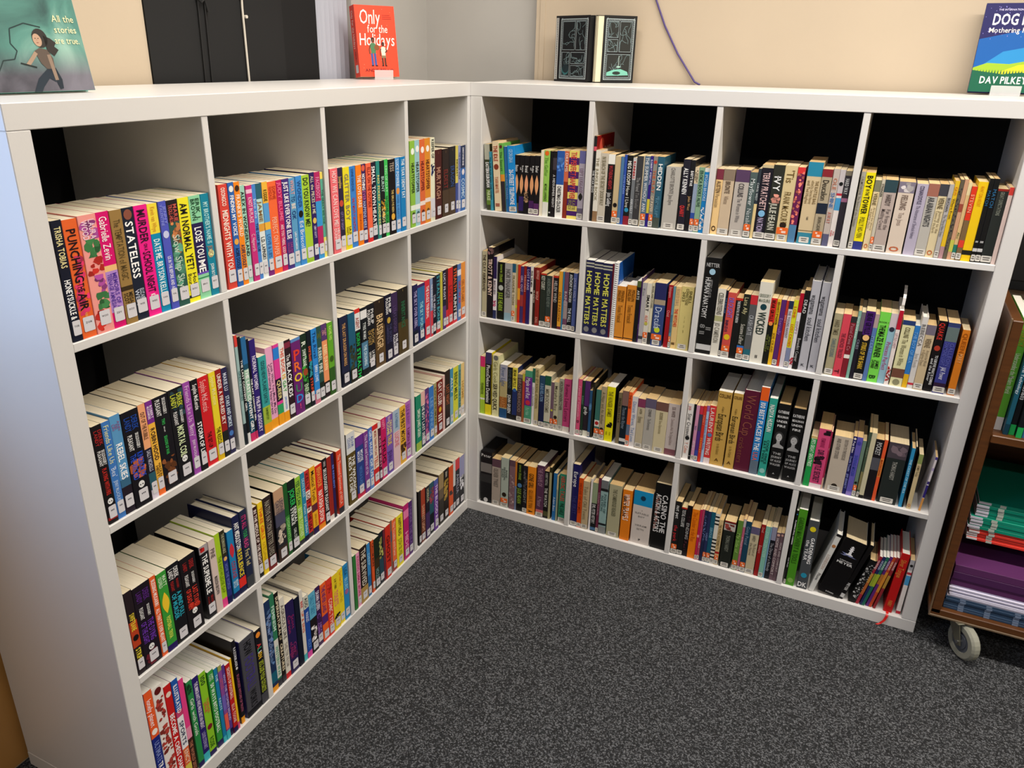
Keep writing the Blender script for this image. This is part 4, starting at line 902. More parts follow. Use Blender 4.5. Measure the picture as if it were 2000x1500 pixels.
1559,168,174,0|121014|^.32-.66 e0a070;.76-1 482058|.17-.28 f0f0f0 Rules/of|w
1727,167,175,0|121014|^.32-.66 e0a070;.8-1 582860|.17-.28 f0f0f0 Darker|w
1910,107,192,0|e8e0c8|||
2017,181,192,0|96c858|.78-1 e8e8e0;c.04 e86820|.1-.38 609838 The Gaffer;.5-.76 305018 MICHAEL LAWRENCE|
2198,102,191,0|141414||.9-.97 e0e0e0 II|
2299,123,192,0|181418|.1-.28 403840|.35-.85 c0c0c0 A MIDSUMMER NIGHT|
2422,237,194,0|f0f0ec|0-.5 2a58a8;~.1-.3 5080c8|.52-.92 202020 CHRISTMAS CRACKER|
2659,140,194,0|8a3020|0-.45 d06848|.03-.3 f0d0c0 DREAMS|
2799,316,197,0|e8d870|.1-.2 482068;.3-.4 482068;.5-.6 482068;.7-.8 482068;.88-.95 482068|.02-.7 d84848 THE PERFECT HAPPY EVER;.72-.86 908850 KATIE/FFORDE|
3116,184,198,0|b0a8b8|0-.18 6868a0;.83-.94 686078;^.6-.72 202020|.25-.6 907890 LEFT LUGGAGE|w
#R12
12,83,241,0|1a1a1a|.12-.17 d05060|.2-.85 d0d0d0 THE WAR DOG|c=8a1818
95,147,203,0|e0dcd0|.85-1 907050|.1-.7 a09880 THE JUNGLE BOOK|
242,225,196,0|c8c0b0||.05-.75 80785c IN SEARCH OF THE SECRET DOORWAY|w
468,206,194,0|181818|0-.14 f0f0e8|.16-.5 b03038 WUTHERING HEIGHTS;.55-.75 e8e8e8 John Golding|
675,173,190,0|c8b48c|c.72 181414||o
849,94,190,0|5078a0|||w
944,84,196,0|3050a8||.15-.7 80a0e0 LOVE UNDER|
1028,169,195,0|161618|c.78 3090b8;.87-1 8a2030|.08-.42 e8e8e0 MEG ROSOFF;.44-.74 e8e8e0 How I Live|
1197,110,189,0|70757a|0-.32 c8c8c8|.05-.3 c02828 RUNNERS;.6-.82 d0d4d8 ANN KELLY|w
1307,179,195,0|3a3a3c||.3-.5 a0a0a0 The Friend;.52-.75 808080 Tim Bowler|w
1487,45,195,0|d8c8a8|||
1533,153,196,0|587088||.02-.78 d8dce0 THE SUMMER WITHOUT ANN|o
1685,82,197,0|302080|.6-.8 d0c040|.05-.4 d8d8f0 ROBERT WESTALL|
1767,129,197,0|8a8880|c.08 c04030|.18-.52 c86848 THE PLAY;.55-.78 d8c8b0 OF PAPER|o
1896,191,197,0|2a5a70|.85-1 485048|.06-.5 f0f4f4 HIDDEN;.55-.85 5888a0 MIRIAM HALAHMY|
2149,411,173,0|b8b4ac||.02-.6 605c58 CHARLOTTE BRONTE Jane Eyre|w
2602,205,195,0|22202c||.12-.48 f0f0f0 ALLY KENNEN;.64-.8 e03838 QUARRY|w
2808,131,194,0|18181c||.15-.36 f0f0f0 BABY'S WAR;.5-.7 c09868 Julian West|
2939,115,176,0|90a0b8|0-.25 d8c8a8;.7-.82 3050a0|.03-.24 403828 A WORLD/APART|o
3054,151,177,0|8ab090||.05-.6 305040 EROICA BOOKS ALIVE|o
3205,131,176,0|1888d0|~.6-.95 f0f4f8;0-.06 f0f0e8|.1-.5 c0e0f8 IMOGEN BROOKE|
#R13
12,189,176,0|ecc88c|0-.16 7a3040|.18-.36 604830 AUSTEN;.38-.58 806848 Persuasion;.86-.96 402810 O|
201,294,177,0|cdb89c|0-.17 8a7a68|.18-.36 605040 BRONTE;.4-.52 806c58 Villette|w
517,372,178,0|bcb4ac|0-.18 584060|.2-.4 504c4c COLLINS;.42-.78 605c5c The Woman in White|w
889,187,174,0|50605f||.1-.5 e0e8e8 Mayflower;.55-.8 c0c8c8 Natalie|o
1076,86,184,0|303840|.5-1 e0c890|.2-.45 c0c8c8 CAROL WEST|
1163,290,195,0|1c1a24|c.65 80b8e0;0-.04 c8b890|.1-.6 d8b8b8 TERRY PRATCHETT;.71-.9 b8a8c8 NATION|w
1452,281,197,0|2e3028|~.38-.5 c88878|h.14-.2 f0f0f0 I;.15-.34 f0f0f0 IVY;.5-.86 d0d0c0 JULIE HEARN|w
1733,317,197,0|d8c494|c.78 2c2018|.06-.22 705828 'Tis;.34-.76 705828 FRANK McCOURT|o
2051,183,195,0|682050|~.05-.75 e07868;.76-1 5080a8;0-.08 d83838||
2282,362,210,0|d4bf98|0-.17 2a88a8;.86-1 3888a0;.83-.84 806840|.22-.5 806840 THE RATTLE BAG/edited by Seamus Heaney/and Ted Hughes;.66-.7 303030 FABER|w
2645,248,195,0|b0a288|0-.1 882830;.44-.58 202838|.14-.4 282018 Deucalion;.62-.84 504838 BRIAN CASWELL|o
2901,154,197,0|c0b4ac|.84-1 5a5a78|.1-.28 c08068 OLE;.3-.5 6080b0 SHINE;.55-.7 c07868 AWAY|
3056,132,196,0|e8e0dc|0-.3 c8c0c4;.3-.33 c03040;.36-.52 4a9cd0;c.18 181818|.78-.86 c02830 TO/VAN|
3188,149,194,0|302c34|0-.06 807868;.35-.4 a06888|.1-.3 d0d0d0 HARD WAY|w
#R14
36,109,195,0|aaa598||.06-.7 706c60 CALMTHRONE The Story of the Chimney|w
145,222,194,0|f0e018|.89-1 303880|h.035-.04 101010 .;.04-.2 181810 BOY;.21-.29 181810 IN THE;.3-.53 181810 TOWER;.57-.84 807818 POLLY HO-YEN|
381,148,177,0|e0cca0|0-.16 808068|.18-.35 807048 VERNE;.38-.7 907c58 Around the World/in Eighty Days;.9-.97 c06838 O|
529,83,180,0|c8c0ac||.06-.24 302820 STRINGER|o
613,286,180,0|b8a8a0|0-.17 304850|.2-.35 504440 HARDY;.4-.68 605450 Far from the/Madding Crowd|w
929,360,178,0|d8c8b8|0-.15 807888;~.01-.14 e0d8d8|.18-.38 806c60 FIELDING;.42-.6 907c70 Tom Jones;.9-.97 c06038 O|
1319,254,176,0|b4acc0||.03-.28 484058 CONAN DOYLE;.3-.76 504860 The Adventures of Sherlock Holmes|
1574,242,178,0|b8b4ac|0-.17 a06858|.18-.58 484848 ARABIAN NIGHTS|w
1817,192,179,0|d8c8a0|0-.16 404048|.18-.33 706040 VERNE;.36-.66 807050 Journey to the/Centre of the Earth;.9-.97 c06838 O|
2009,102,180,0|b0acaa||.18-.36 505058 BUCHAN;.4-.7 606068 The Thirty-Nine Steps|w
2112,103,189,0|e0b828|.84-1 b0888c|.05-.2 e09028 GUS;.22-.48 604818 Where From|
2214,81,193,0|605848|~.1-.9 302c38||
2297,90,194,0|c89878|.3-.4 984838;.75-.9 c0c050||
2387,89,187,0|d8b880|0-.16 e0d0a0;.8-.92 2a7868|.6-.75 506030 Aku|w
2477,116,179,0|786040|0-.45 d83820;.72-.82 d84030|.05-.4 f0a080 STEVEN|w
2593,209,191,0|ecc418|.86-.92 202018|.05-.3 e09810 WHAT CAN WE EAT|
2803,96,200,0|141414|.83-.87 c8c8c8|.1-.36 2a6088 MATCH;.7-.8 c8c8c8 II|w
2899,116,200,0|141414|.83-.87 c8c8c8|.1-.36 2a6088 MATCH;.7-.8 c8c8c8 II|w
3016,226,178,0|282c2a|0-.03 902820|.04-.35 808478 GREAT EXPECTATIONS|w
3243,94,183,0|e0c8c0|0-.1 d84038|||
#R21
22,173,220,0|b8b090||.05-.6 504838 THE CLAY ARMSBAND|w
202,230,234,0|181418|~.0-.1 806060|.16-.24 e8c8b8 TROTT;.16-.68 f0d8c8 TROTT & KENNY|H
432,119,207,0|e8e4e8|0-.35 281c50;.86-1 28305a;~.7-.8 d04878|.38-.6 504858 MARCUS SEDG|
574,255,191,0|10140e|c.44 b8c0b8|.04-.18 a0c040 ROWAN THE;.2-.34 a0c040 STRANGE;.52-.84 a0c040 JULIE HEARN|
829,264,191,0|a8a8a8|.86-1 90b0c0|.1-.6 686868 NORTHANGER|
1093,122,192,0|d0c4a8|0-.15 205a78|.2-.7 807858 FRANCINE TOON|o
1214,73,191,0|b8a878|.7-.75 d0d040|||
1287,88,191,0|c83018|.4-.6 e8a030|||
1375,112,187,0|403068|.5-.7 a03838|.1-.5 c0a0c8 GIRL OUT|
1487,102,189,0|982018||.1-.5 e09080 PRISONERS|
1589,128,189,0|281c60||.05-.4 b0a8d0 LOST RAINS|
1717,101,192,0|e8e4dc|c.45 281c18|.08-.35 282020 FREE THE MEN|
1817,85,189,0|302018|0-.2 702020|.3-.7 d0c0b0 FRANKEN|
1902,144,190,0|8a2018||.05-.2 e0a090 BEOWULF;.4-.55 e0a090 WOLF;.85-.95 d09080 KING|
2067,195,174,0|283028|0-.03 c03020|.05-.3 d8d8c8 KEY COURT|w
2263,183,169,0|2c3834||.05-.6 707c74 ANDROMEDA REVIEW|o
2445,50,169,0|c09080||||
2495,168,172,0|161418|0-.04 b83020|.1-.5 a8a8a8 HELEN WIND|
2672,130,188,0|e0a030|.95-1 602030|.35-.85 a06018 DUTY PARSON|
2802,54,188,0|3078a0||||
2856,135,188,0|704860|.5-.8 a09090|.3-.6 c0b0b8 BAINES|w
2991,164,188,0|141a20||.03-.5 f0f4f4 ANTHONY McGOWAN;.6-.85 d0d8e0 THE FALL|w
3154,121,188,0|5060a0|.9-1 141414|.05-.5 a0a8d0 JAMES HOLT|w
#R22
12,257,234,0|20224a|.03-.05 b0b0a0;.07-.09 b0b0a0;c.93 808080|.14-.44 dcdc60 HOME;.48-.86 dcdc60 MATTERS|p
270,275,232,0|20224a|.03-.05 b0b0a0;.07-.09 b0b0a0;c.93 808080|.14-.44 dcdc60 HOME;.48-.86 dcdc60 MATTERS|p
544,295,231,0|20224a|.03-.05 b0b0a0;.07-.09 b0b0a0;c.93 808080|.14-.44 dcdc60 HOME;.48-.86 dcdc60 MATTERS|p
839,54,232,0|601828|||p
894,146,236,0|e0e0e0|||Spc=1f58a8
1040,269,168,0|d88c30|.95-.97 503010|.08-.28 70440c PENGUIN/ENGLISH;.35-.68 70440c Tomas Franscak|p
1332,295,175,0|d88c30|.95-.97 503010|.08-.28 70440c PENGUIN/ENGLISH;.35-.68 70440c Tomas Franscak|p
1628,121,191,0|181818|0-.1 506030|.15-.3 d0d0d0 ARTS|p
1750,39,201,0|402060||.6-.9 8858a8 DANCES|
1790,134,188,0|b0acb0|.88-.93 404048|.05-.25 808488 Kiss|
1924,146,188,0|d8d4c8|c.66 c0b850|.14-.5 202020 SMART;.52-.64 d87868 ALEX|o
2070,93,191,0|ddd6b8|.8-1 303030|.05-.4 504c40 FEVERLAND STORIES|
2179,332,194,0|344880|0-.26 282c60;.26-.34 a89880;c.74 c8d830|.38-.72 c8d4ec Dracula|W
2564,140,192,0|a01820||.03-.2 e0a0a0 Shakespeare;.4-.5 e0a0a0 Ovid|
2704,72,190,0|6890a0||.4-.8 405868 SUSAN COOPER|o
2777,165,190,0|e0c080||.03-.3 c8a880 ROALD DAHL;.35-.64 d03018 THE WITCHES;.88-.95 604018 II|
2943,359,193,0|d8c880||.03-.28 706838 SNELL/CONNECTIONS/2023;.46-.5 807840 lorem stories;.52-.56 807840 of the ages;.6-.64 807840 and other;.68-.72 807840 poems|w
#R23
15,429,285,0|101010|c.14 a0c8e0;.9-.96 c8c8c8|h.05-.09 b0b0b0 NETTER;.22-.4 909090 NETTER'S ATLAS OF;.2-.62 c8c8c8 /HUMAN ANATOMY;.68-.8 808080 II /8 II|Hp
444,232,201,0|e0dcd0|.4-.48 b0b080|.06-.38 706c60 CELEBRITEENS;.5-.8 908c80 JO CAMERON|
676,66,198,0|14162a||.05-.4 5070a0 THE BLUE LINE|w
742,230,194,0|d05048|c.68 e8c020;.95-1 d0d0d0|.08-.38 8868c8 DROUGHT;.42-.6 502848 /BIRDS|o
973,191,181,0|181818|0-.04 c03020|.05-.4 d8d8d8 THE BETRAYAL OF LONDON|
1165,191,195,0|23261f|.78-.84 3070c0|.05-.3 d0c898 Late Ally;.45-.76 d0ccc0 Suzanne LaFleur|o
1356,195,195,0|585a5c|0-.14 c83038;.82-1 286878|.3-.6 b0b4b8 CRASH GATE|w
1553,351,236,0|e0ddd0|c.3 184048|h.14-.18 808878 GREGORY;h.2-.24 808878 MAGUIRE;.36-.64 283830 WICKED;h.9-.94 282828 II|
1903,157,194,0|181a14|0-.36 d83028;c.38 f09048|.03-.34 300c08 BEAR GRYLLS;.5-.85 687030 SPIRIT OF/THE JUNGLE|
2061,109,193,0|e8b828||.04-.38 302008 BEN HARTS SPYHUNTER;.5-.8 a07818 JOE CRAIG|
2171,132,193,0|582870||.25-.55 a070c0 Eternally|w
2303,71,192,0|c03828||.05-.5 e8a090 DIARY|
2375,117,193,0|d8d0d8|0-.12 203050|.14-.55 706c78 THE YOUNG NANNY|
2492,122,197,0|d8d828|.7-1 8088a8|.05-.3 e07020 LONE;.35-.68 e06020 LOST CAUSES|w
2615,107,218,0|e0dce0|0-.25 b01028;~.85-.95 b02838|.3-.6 b090a0 HAPPY|
2722,135,228,0|161616||.1-.3 d0d0d0 DEAD;.6-.9 c0c0c0 Benedict Cooper|
2864,234,256,0|b8b8c0||.15-.36 202024 wagamama;.4-.66 404048 soul kitchen;h.92-.95 404048 K|Hp
3121,216,255,0|b8b8c0||.15-.36 202024 wagamama;.4-.66 404048 soul kitchen;h.92-.95 404048 K|Hp
#R24
44,217,176,0|a8a080||.1-.34 686048 HARD TIMES;.4-.7 587078 CHARLES DICKENS|w
261,198,178,0|d84858||.3-.7 702838 THE ANCHOR TRILOGY;.88-.95 501820 T|
459,146,174,0|80202c|.0-.1 303030;.62-.68 f0e8e0|.12-.55 c08088 Pastel Crime Co|
605,79,192,0|80b0a0||.08-.4 f0f4f0 George Orwell Stories|
684,104,189,0|201c28|0-.28 706870|.35-.6 808090 CRIES|
788,225,194,0|181818|0-.34 4a2070;c.38 f0c080|.03-.32 201030 BEAR GRYLLS;.45-.84 e0b838 STRIKE OF THE SHARK|w
1013,107,189,0|5878b0|0-.2 b09898|.3-.6 88a8d8 MY LAST|
1120,257,197,0|78d850||h.13-.15 304820 BOOK 1;.18-.26 182010 THE;.27-.64 182010 MAZE RUNNER;.68-.8 182010 JAMES/DASHNER;.9-.95 204018 B|
1377,174,196,0|90b8c8|0-.2 d0c0c8;c.22 303040|.4-.8 b03878 Princess Perfect|
1551,104,207,0|e8dcd8|0-.25 b81830;~.75-.95 a02020|.3-.5 b08088 LITTLE LADY|Rp
1682,294,183,0|dcd8a8|0-.07 283c70;.73-.87 704838;c.94 8a8868|.1-.26 605838 COLLINS;.28-.68 605838 The Woman in White|
1976,124,173,0|3078c0|.78-1 e0b020|.1-.6 70a8e0 THE BOY OF SEA|p
2100,145,198,0|d4d0cc|.92-.95 c03040|.1-.4 807c78 REBECCA;.5-.7 a09c98 Jane Fonda|Hp
2245,217,179,0|c8b490|0-.15 706878|.2-.34 706048 VERNE;.38-.62 807058 Around the World/in Eighty Days|w
2482,196,194,0|141012|c.38 a83828|.03-.26 c83028 QUAKE;.48-.9 e0e0e0 TO SURVIVE WHAT IS COMING/and the River|
2698,273,193,0|383c88|.0-.05 303c68;.06-.26 607070;.85-.96 301c38|.28-.6 585ca8 GALLEON/DIAMOND LIGHT;.62-.8 e0e0f0 JAK Power|w
3044,174,179,0|d87c20||.05-.34 b05c10 QUEEN;.36-.5 e8a868 MARY|w
#R31
12,173,212,0|a8c838|0-.18 d83070;.72-.75 e8e8e0|.45-.66 506018 YEARBOOK|
198,229,229,0|181418|0-.18 403868;.83-1 e8d820|.2-.8 ffffff PhotoDeluxe Dummies|c=e0cc20p
457,255,223,0|e0dca8|c.04 707070|.1-.45 a09c68 Girls Cook;.46-.9 403828 SERVED QUICK|
740,271,195,0|b8a878|0-.3 a8a8b8;.6-.8 a06028;.82-1 205080|.05-.4 6878a0 River Light;.6-.8 c88850 HARD|p
1011,190,190,0|14181a||.05-.4 485860 DAVID ALMOND;.52-.88 e8e8e8 JOHN GREEN|c=602818
1201,181,192,0|203068|0-.42 f0e050;c.42 3060a8;.9-1 141414|.04-.36 302c10 BEAR GRYLLS|
1382,188,172,0|483838|.0-.08 807870|.1-.8 907c78 BROTHERHOOD|w
1569,96,177,0|c04838|0-.15 c8c040;.7-1 a06038|||
1665,256,192,0|4a9878|.12-.66 6a2890;c.6 c83048|.14-.52 f0e8f4 Maple and Rat;.7-.84 a0d8c0 Pat Hale|w
1922,96,203,0|e4e0e0|0-.25 286850|.3-.7 a0a0a0 DEAR READER|c=b8a880
2018,156,206,0|c8b888||.03-.7 807448 NEVER GET BORING AFTERNOON|w
2191,188,184,0|182048|0-.35 284868|.15-.5 80a0c8 A BAD RELATION|w
2380,214,187,0|c8c4b0|0-.18 205840;.88-.93 205840|.25-.7 807c68 MICROCOSMS|w
2594,106,167,0|705868|c.6 c8c840||o
2701,169,170,0|c0bc9c|c.74 281c18|.08-.6 686450 Murphy's Boy|o
2870,173,185,0|a8a898||.05-.6 585848 HOLDEN UNDERCOVER|w
3044,248,189,0|c84880|.9-1 e0d8d0|.1-.8 802050 Romeo Love Letters|
#R32
12,127,197,0|d05078||.1-.7 e8a0b8 Fairies of Venezuela;.72-.8 201010 D|w
139,97,194,0|203828||.1-.6 608870 RISING|w
237,176,195,0|282028|0-.45 502868;.9-1 e0e0d0|.46-.62 f0f0f0 gulp|
413,88,166,0|285078|.3-.4 4880b0|.1-.6 80a8d0 TALES|w
502,74,195,0|28281c||||w
621,173,173,0|3a7068|.62-.75 e0e0d8;c.68 b02828||o
794,177,187,0|b0a080|c.8 181410|.1-.7 706848 A Hope and An Anchor|o
979,269,191,0|e8e010|~.64-.74 181810|.08-.54 807818 THE HUNGER GAMES;.82-.88 605810 SUZANNE/COLLINS|pc=141414
1359,125,178,0|786c50||.1-.6 403828 ENGLISH FOLK|
1484,201,187,0|14202a|0-.27 806058;.88-.94 d0d0d0|.3-.7 8090a0 Thomas the Rhymer|c=281c18
1685,119,186,0|f06028|.6-.8 607088|.05-.3 802c10 THE HOUSE|wc=f06020
1803,191,174,0|dcd8d8||.1-.9 7890c0 Distant Waves, Ted Love|
1996,235,171,0|c0b498|0-.17 803858|.2-.3 605840 AUSTEN;.36-.48 706850 Emma|w
2231,339,177,0|b0aca4|0-.18 605870|.2-.34 504c48 CONRAD;.38-.6 605c58 The Romances|w
2570,382,173,0|d0c4a0|0-.17 705048|.2-.34 706440 DICKENS;.36-.62 807450 Great Expectations|w
2953,347,175,0|c8bcb8|.88-1 805058|.06-.25 705c58 E.B. WHITE;.28-.8 887470 Charlotte's Web The Original Edition|
#R33
12,188,187,0|e4e0dc|c.62 202020|.05-.12 c04848 pop;.18-.58 202020 Star Crossed;.7-.9 d07858 Y. Cohen|
200,72,188,0|141414||.9-.96 e0e0e0 I|
273,104,186,0|d090b0|.9-1 e0c8d0|.3-.5 706890 SO;.6-.85 f0d0e0 OMEO|w
378,107,187,0|40405a|0-.15 c83048;.45-.8 503080;.8-1 3848a0||w
485,91,189,0|d03828||.1-.4 f08868 HARRY;.5-.9 f0a040 PATHWAY|
576,86,191,0|a8c0e0|0-.1 a060a8|.1-.9 405898 A Fair Start's Guessing Rules|
663,188,194,0|d83838|.9-1 e8d8d8;c.5 6080b0|.04-.45 f0d8d0 LAUREN'S;.55-.85 f4d8d0 WRITING|
852,395,245,0|c8a050||h.03-.08 604010 COLLINS;.2-.28 604818 A Guide to;.3-.66 302810 European Birds;.7-.85 705820 to the Atlantic;h.9-.94 604010 A|p
1286,276,248,0|c8a050||h.03-.08 604010 COLLINS;.2-.28 604818 A Guide to;.3-.66 302810 European Birds;.7-.85 705820 to the Atlantic;h.9-.94 604010 A|p
1573,452,263,0|581830||.05-.55 8a4c40 World Cup;.58-.9 804838 /cricketers|Hp
2026,232,282,0|2880c8|0-.15 e86020;.84-1 607080|.17-.72 f4f8fc 100 BEST PLACES IN THE;.74-.84 d86858 USA|p
2290,217,253,0|30a090|c.93 90c8c0|.08-.42 f0f4f0 NADIYA HUSSAIN;.52-.84 184840 COOK ONCE/EAT TWICE|p
2548,346,241,0|141414|~.42-.5 282828;f.36-.58 b8b8b8|h.08-.12 e0e0e0 KATHERINE;h.15-.18 e0e0e0 BEAUMAN;h.21-.24 e0e0e0 UNDER;h.27-.3 e0e0e0 FIRE;h.64-.67 b0b0b0 THE;h.69-.72 b0b0b0 JOURNEY;h.74-.77 b0b0b0 OF ALICE;h.79-.82 b0b0b0 WALKER;h.92-.94 d0d0d0 A|H
2954,365,235,0|141414|f.36-.58 b8b8b8|h.08-.12 e0e0e0 KATHERINE;h.15-.18 e0e0e0 BEAUMAN;h.21-.24 e0e0e0 UNDER;h.27-.3 e0e0e0 FIRE;h.64-.67 b0b0b0 THE;h.69-.72 b0b0b0 JOURNEY;h.74-.77 b0b0b0 OF ALICE;h.79-.82 b0b0b0 WALKER;h.92-.94 d0d0d0 A|H
#R34
48,169,161,0|209848|0-.05 d0b070|.04-.6 d8f0d8 LIFE'S GREAT GREATNESS|
218,325,189,0|d04878|.93-1 e8d8dc;~.02-.1 201018;~.45-.6 201018|.15-.3 a02858 FEMININE;.35-.9 482038 DIRTY LITTLE SECRET|
543,40,185,0|a02848|.8-1 d0b098|.1-.5 e090a0 ISLE|
640,479,176,0|bcb0a0|c.9 302820|.04-.4 706860 SEXTON TO THE RESCUE/AND OTHER STORIES|w
1119,94,184,0|202060|c.04 f0e0d0|.08-.28 f0e8f0 Pop Eden;.34-.6 a0a8e0 Double Trouble;.64-.9 8890d0 JEFF BENNETT|
1213,151,185,0|6058b0|c.1 4040a0;.93-1 8878c0|.3-.65 3848a8 SHINING MOON|
1364,102,177,0|688070|c.75 181410||o
1481,72,206,0|405040|.6-.88 807850|.1-.5 708068 PHILIPPA|w
1553,128,206,0|c8c0a0|.95-1 181414|||
1681,211,190,0|181418|.3-.5 505058|.05-.25 c0c0c0 POCKET|
1892,91,192,0|e05830|.3-.6 e08840|.1-.8 b04018 MAGICIANS|
2022,481,189,0|242a28|0-.25 484048;~.04-.2 706068|.3-.6 a0a098 THOMAS HARDY|w
2580,89,184,0|3090c0||.05-.9 b0e0f0 THE COAST OF THE SEA|
2669,42,189,0|181818||||
2779,114,170,0|d0bc90|0-.17 8a9858|.2-.4 706040 HOMER The Iliad;.9-.97 c06838 O|c=201810
3173,58,170,3|e0d8dc|0-.05 483890;.2-.25 b0a0c8;.45-.5 382878;.52-.75 302478;.76-1 d89850||
#R41
64,443,204,0|141416|.22-.4 807c78;.44-.6 303030;c.95 c8c8c8|h.04-.1 e8e8e8 Peter|B
518,338,186,0|b0a498|0-.17 604450|.2-.6 787068 OLIVER TWIST|w
875,288,199,0|b0bcb0|c.74 281c10|.12-.5 505c58 BONE/DRAGON/ROAD|o
1194,214,197,0|806068|0-.12 604450;~.3-.9 a89090||
1408,72,195,0|c87828|.5-1 7080a0|||w
1479,243,193,0|10140f|c.46 5080b0|.04-.18 90b040 ROWAN THE;.2-.34 90b040 STRANGE;.52-.84 90b040 JULIE HEARN|
1722,172,187,0|201c24|~.1-.5 605c60|.5-.8 808080 NIGHT|w
1894,308,190,0|f09020||.14-.44 604010 GONE GIRL;.48-.86 a06010 GILLIAN FLYNN;.91-.96 302008 A|
2241,275,204,0|583450|.86-.94 d07070|.05-.4 a88098 THE SHAPE OF;.6-.8 b090a8 A Memoir|wp
2516,174,187,0|181614|.85-.95 505030|.04-.3 b0b0a8 ROBERT WESTALL;.35-.75 d8d8d0 THE WATCH|
2690,87,205,0|302c18|.1-1 a8a078|||
2843,135,187,0|2870b0||.5-.8 d8e8f8 Adam Best|
2978,58,180,0|a0a890|0-.3 d0c090||
3076,254,191,0|3a9878|.9-1 d8c8c0|.05-.55 d85848 HEROIC TALES;.6-.84 103020 PHIL EARLE|w
#R42
17,234,240,0|1c1a58||.12-.36 f0f0f4 Europe;.5-.8 383878 THE FIRST|w
251,162,193,0|d85010||.1-.7 b03808 HOUSE OF NAMES|w
414,229,186,0|c0ac88||.1-.8 908060 Tales of Old Towns|w
667,71,200,0|e0dcdc|||
739,191,188,0|181c1c|0-.42 90a080;.92-.98 406890|.44-.84 d0d0d0 EMIL: PETER HISTORY|
931,100,211,0|682840||.1-.85 b08090 GARDEN MANUAL|w
1032,249,206,0|90b0b0|0-.15 707478;.15-.2 202020;.8-.84 202428;.86-1 888c8c|.25-.6 507070 POUND OF/NATION|p
1317,431,199,0|b0ac8c||.08-.6 686850 THE CAMBRIDGE READER|w
1787,321,192,0|e88018||.08-.6 fff0e0 WINTER TRAVELS;.1-.55 502008 /BRYSON|
2156,631,200,0|d4cac4|0-.27 1890c8;c.13 183850|h.35-.37 888480 A;h.4-.43 888480 SUITABLE;h.46-.49 888480 BOY;h.63-.66 888480 VIKRAM;h.7-.73 888480 SETH;h.9-.94 282828 P|
2819,518,244,0|101010||.16-.74 f0f0f0 CASINO THE/ACTION & ACTORS;.2-.7 d08878 //The War of Words|H
#R43
15,196,196,0|1a1a1a||.08-.32 f0f0f0 nut pet;.45-.76 d03038 the perk|o
211,180,179,0|181818|0-.03 c03020|.05-.4 d0d0d0 TOTAL COLLAPSE|w
391,161,190,0|140c10|~.1-.9 402028|.3-.7 a0a0a0 ENDING|
552,241,182,0|f08010||.05-.65 c05808 The Catcher in the Rye|
794,67,187,0|c02050|.5-.55 e8a0b0||w
861,82,189,0|b84868||.5-.9 e0c0d0 GIRLS|w
944,97,189,0|202848|~.1-.6 6878a8||
1041,100,187,0|283058||.3-.7 8090c0 LIGHT|o
1141,131,188,0|185870||.3-.5 80b8d0 SERIOUS|o
1272,134,186,0|e0dcd0|.05-.08 181818;.12-.15 181818;.19-.22 181818;.5-.53 181818;.57-.6 181818;.64-.67 181818;.71-.74 181818;.78-.81 181818;.85-.88 181818||w
1406,131,167,0|d8bc88|.7-.75 b02020|.1-.65 705828 THE WORLD ACCORDING TO|o
1573,343,170,0|20241f|0-.03 802020;.04-.2 c0b8b0;~.06-.2 904038|.3-.65 808478 THOMAS HARDY|w
1965,158,182,0|608838||.1-.8 a8d070 My Side of|o
2123,82,190,0|b86078|0-.15 c0b8b8|.2-.8 f0c0c8 A Midnight Dance|w
2205,167,186,0|184058||.1-.45 8098b0 Going Postal|o
2373,263,172,0|c4b898|0-.15 605878|.18-.3 605848 HARDY;.34-.6 706858 The Return of/the Native|w
2654,132,188,0|981818||.05-.15 e0a098 Orwell;.4-.55 e09890 Essays|
2786,139,186,0|80b8a8||.1-.6 a8d8c8 JOHN GREEN PAPER|w
2925,47,185,0|80a8c8|||
2972,143,188,0|181820|0-.25 9090a8|.3-.85 b0b0b8 The Diary of a Nobody|
3116,123,173,0|705860|c.05 e0b0a0|.1-.9 d0c0c0 HOPE AND COMFORT|
3239,98,175,0|705860|c.05 e0b0a0|.1-.9 d0c0c0 HOPE AND COMFORT|
#R44
42,63,264,0|141414|c.05 2870a8|.08-.5 f0f0f0 PLANNING SMALL GARDENS;.6-.8 e0e0e0 Linda Wright|wp
105,241,272,0|4a9020|c.93 80b050|.1-.7 2c5c10 GARDEN MACHINERY & TOOLS|p
423,299,242,0|484c50|c.12 e0d020;c.8 2890b0|h.03-.04 484c50 .;.24-.62 ffffff GARDENING/the YEAR;h.9-.97 f0f0f0 DK|Hpc=384038
1237,151,221,12|d8d8d4|c.2 b07848;0-.04 181418|.35-.6 c8b4a8 LONDON;.68-.8 282020 Phone|Hp
1460,624,207,12|0c0a0c|K.1-.26 f0f0f4|h.36-.38 c8c8c8 STEPHENIE;h.39-.43 e8e8e8 MEYER;h.94-.97 e8e8e8 atom|H
2139,135,210,14|0c0a0c|.9-.97 c8c8c8|.7-.84 c8c8c8 MEYER|H
2229,159,162,12|141414|~.1-.9 b0b0b0|||p
2392,73,163,13|141414|~.1-.9 b0b0b0|||p
2450,85,181,11|a02838|.35-.55 c08838;.55-.8 b06030|.04-.3 e0c0c0 HORRID|p
2535,86,183,10|20285a|.35-.6 90a030|.04-.3 c0c8e0 HORRID|p
2621,85,185,11|206858|.35-.6 a0b030|.04-.3 c0e0d0 HORRID|p
2707,85,187,10|602878|.35-.55 b07030|.04-.3 d8c0e0 HORRID|p
2792,80,189,10|c04828|.3-.7 d08830|.04-.3 f0d0b0 HORRID|p
2873,77,191,9|902830|.35-.6 b08838|.04-.3 e0c0c0 HORRID|p
2961,236,206,3|c01818||.1-.4 e09040 Silver Tongue;.8-.9 e09040 PARRY|HRp
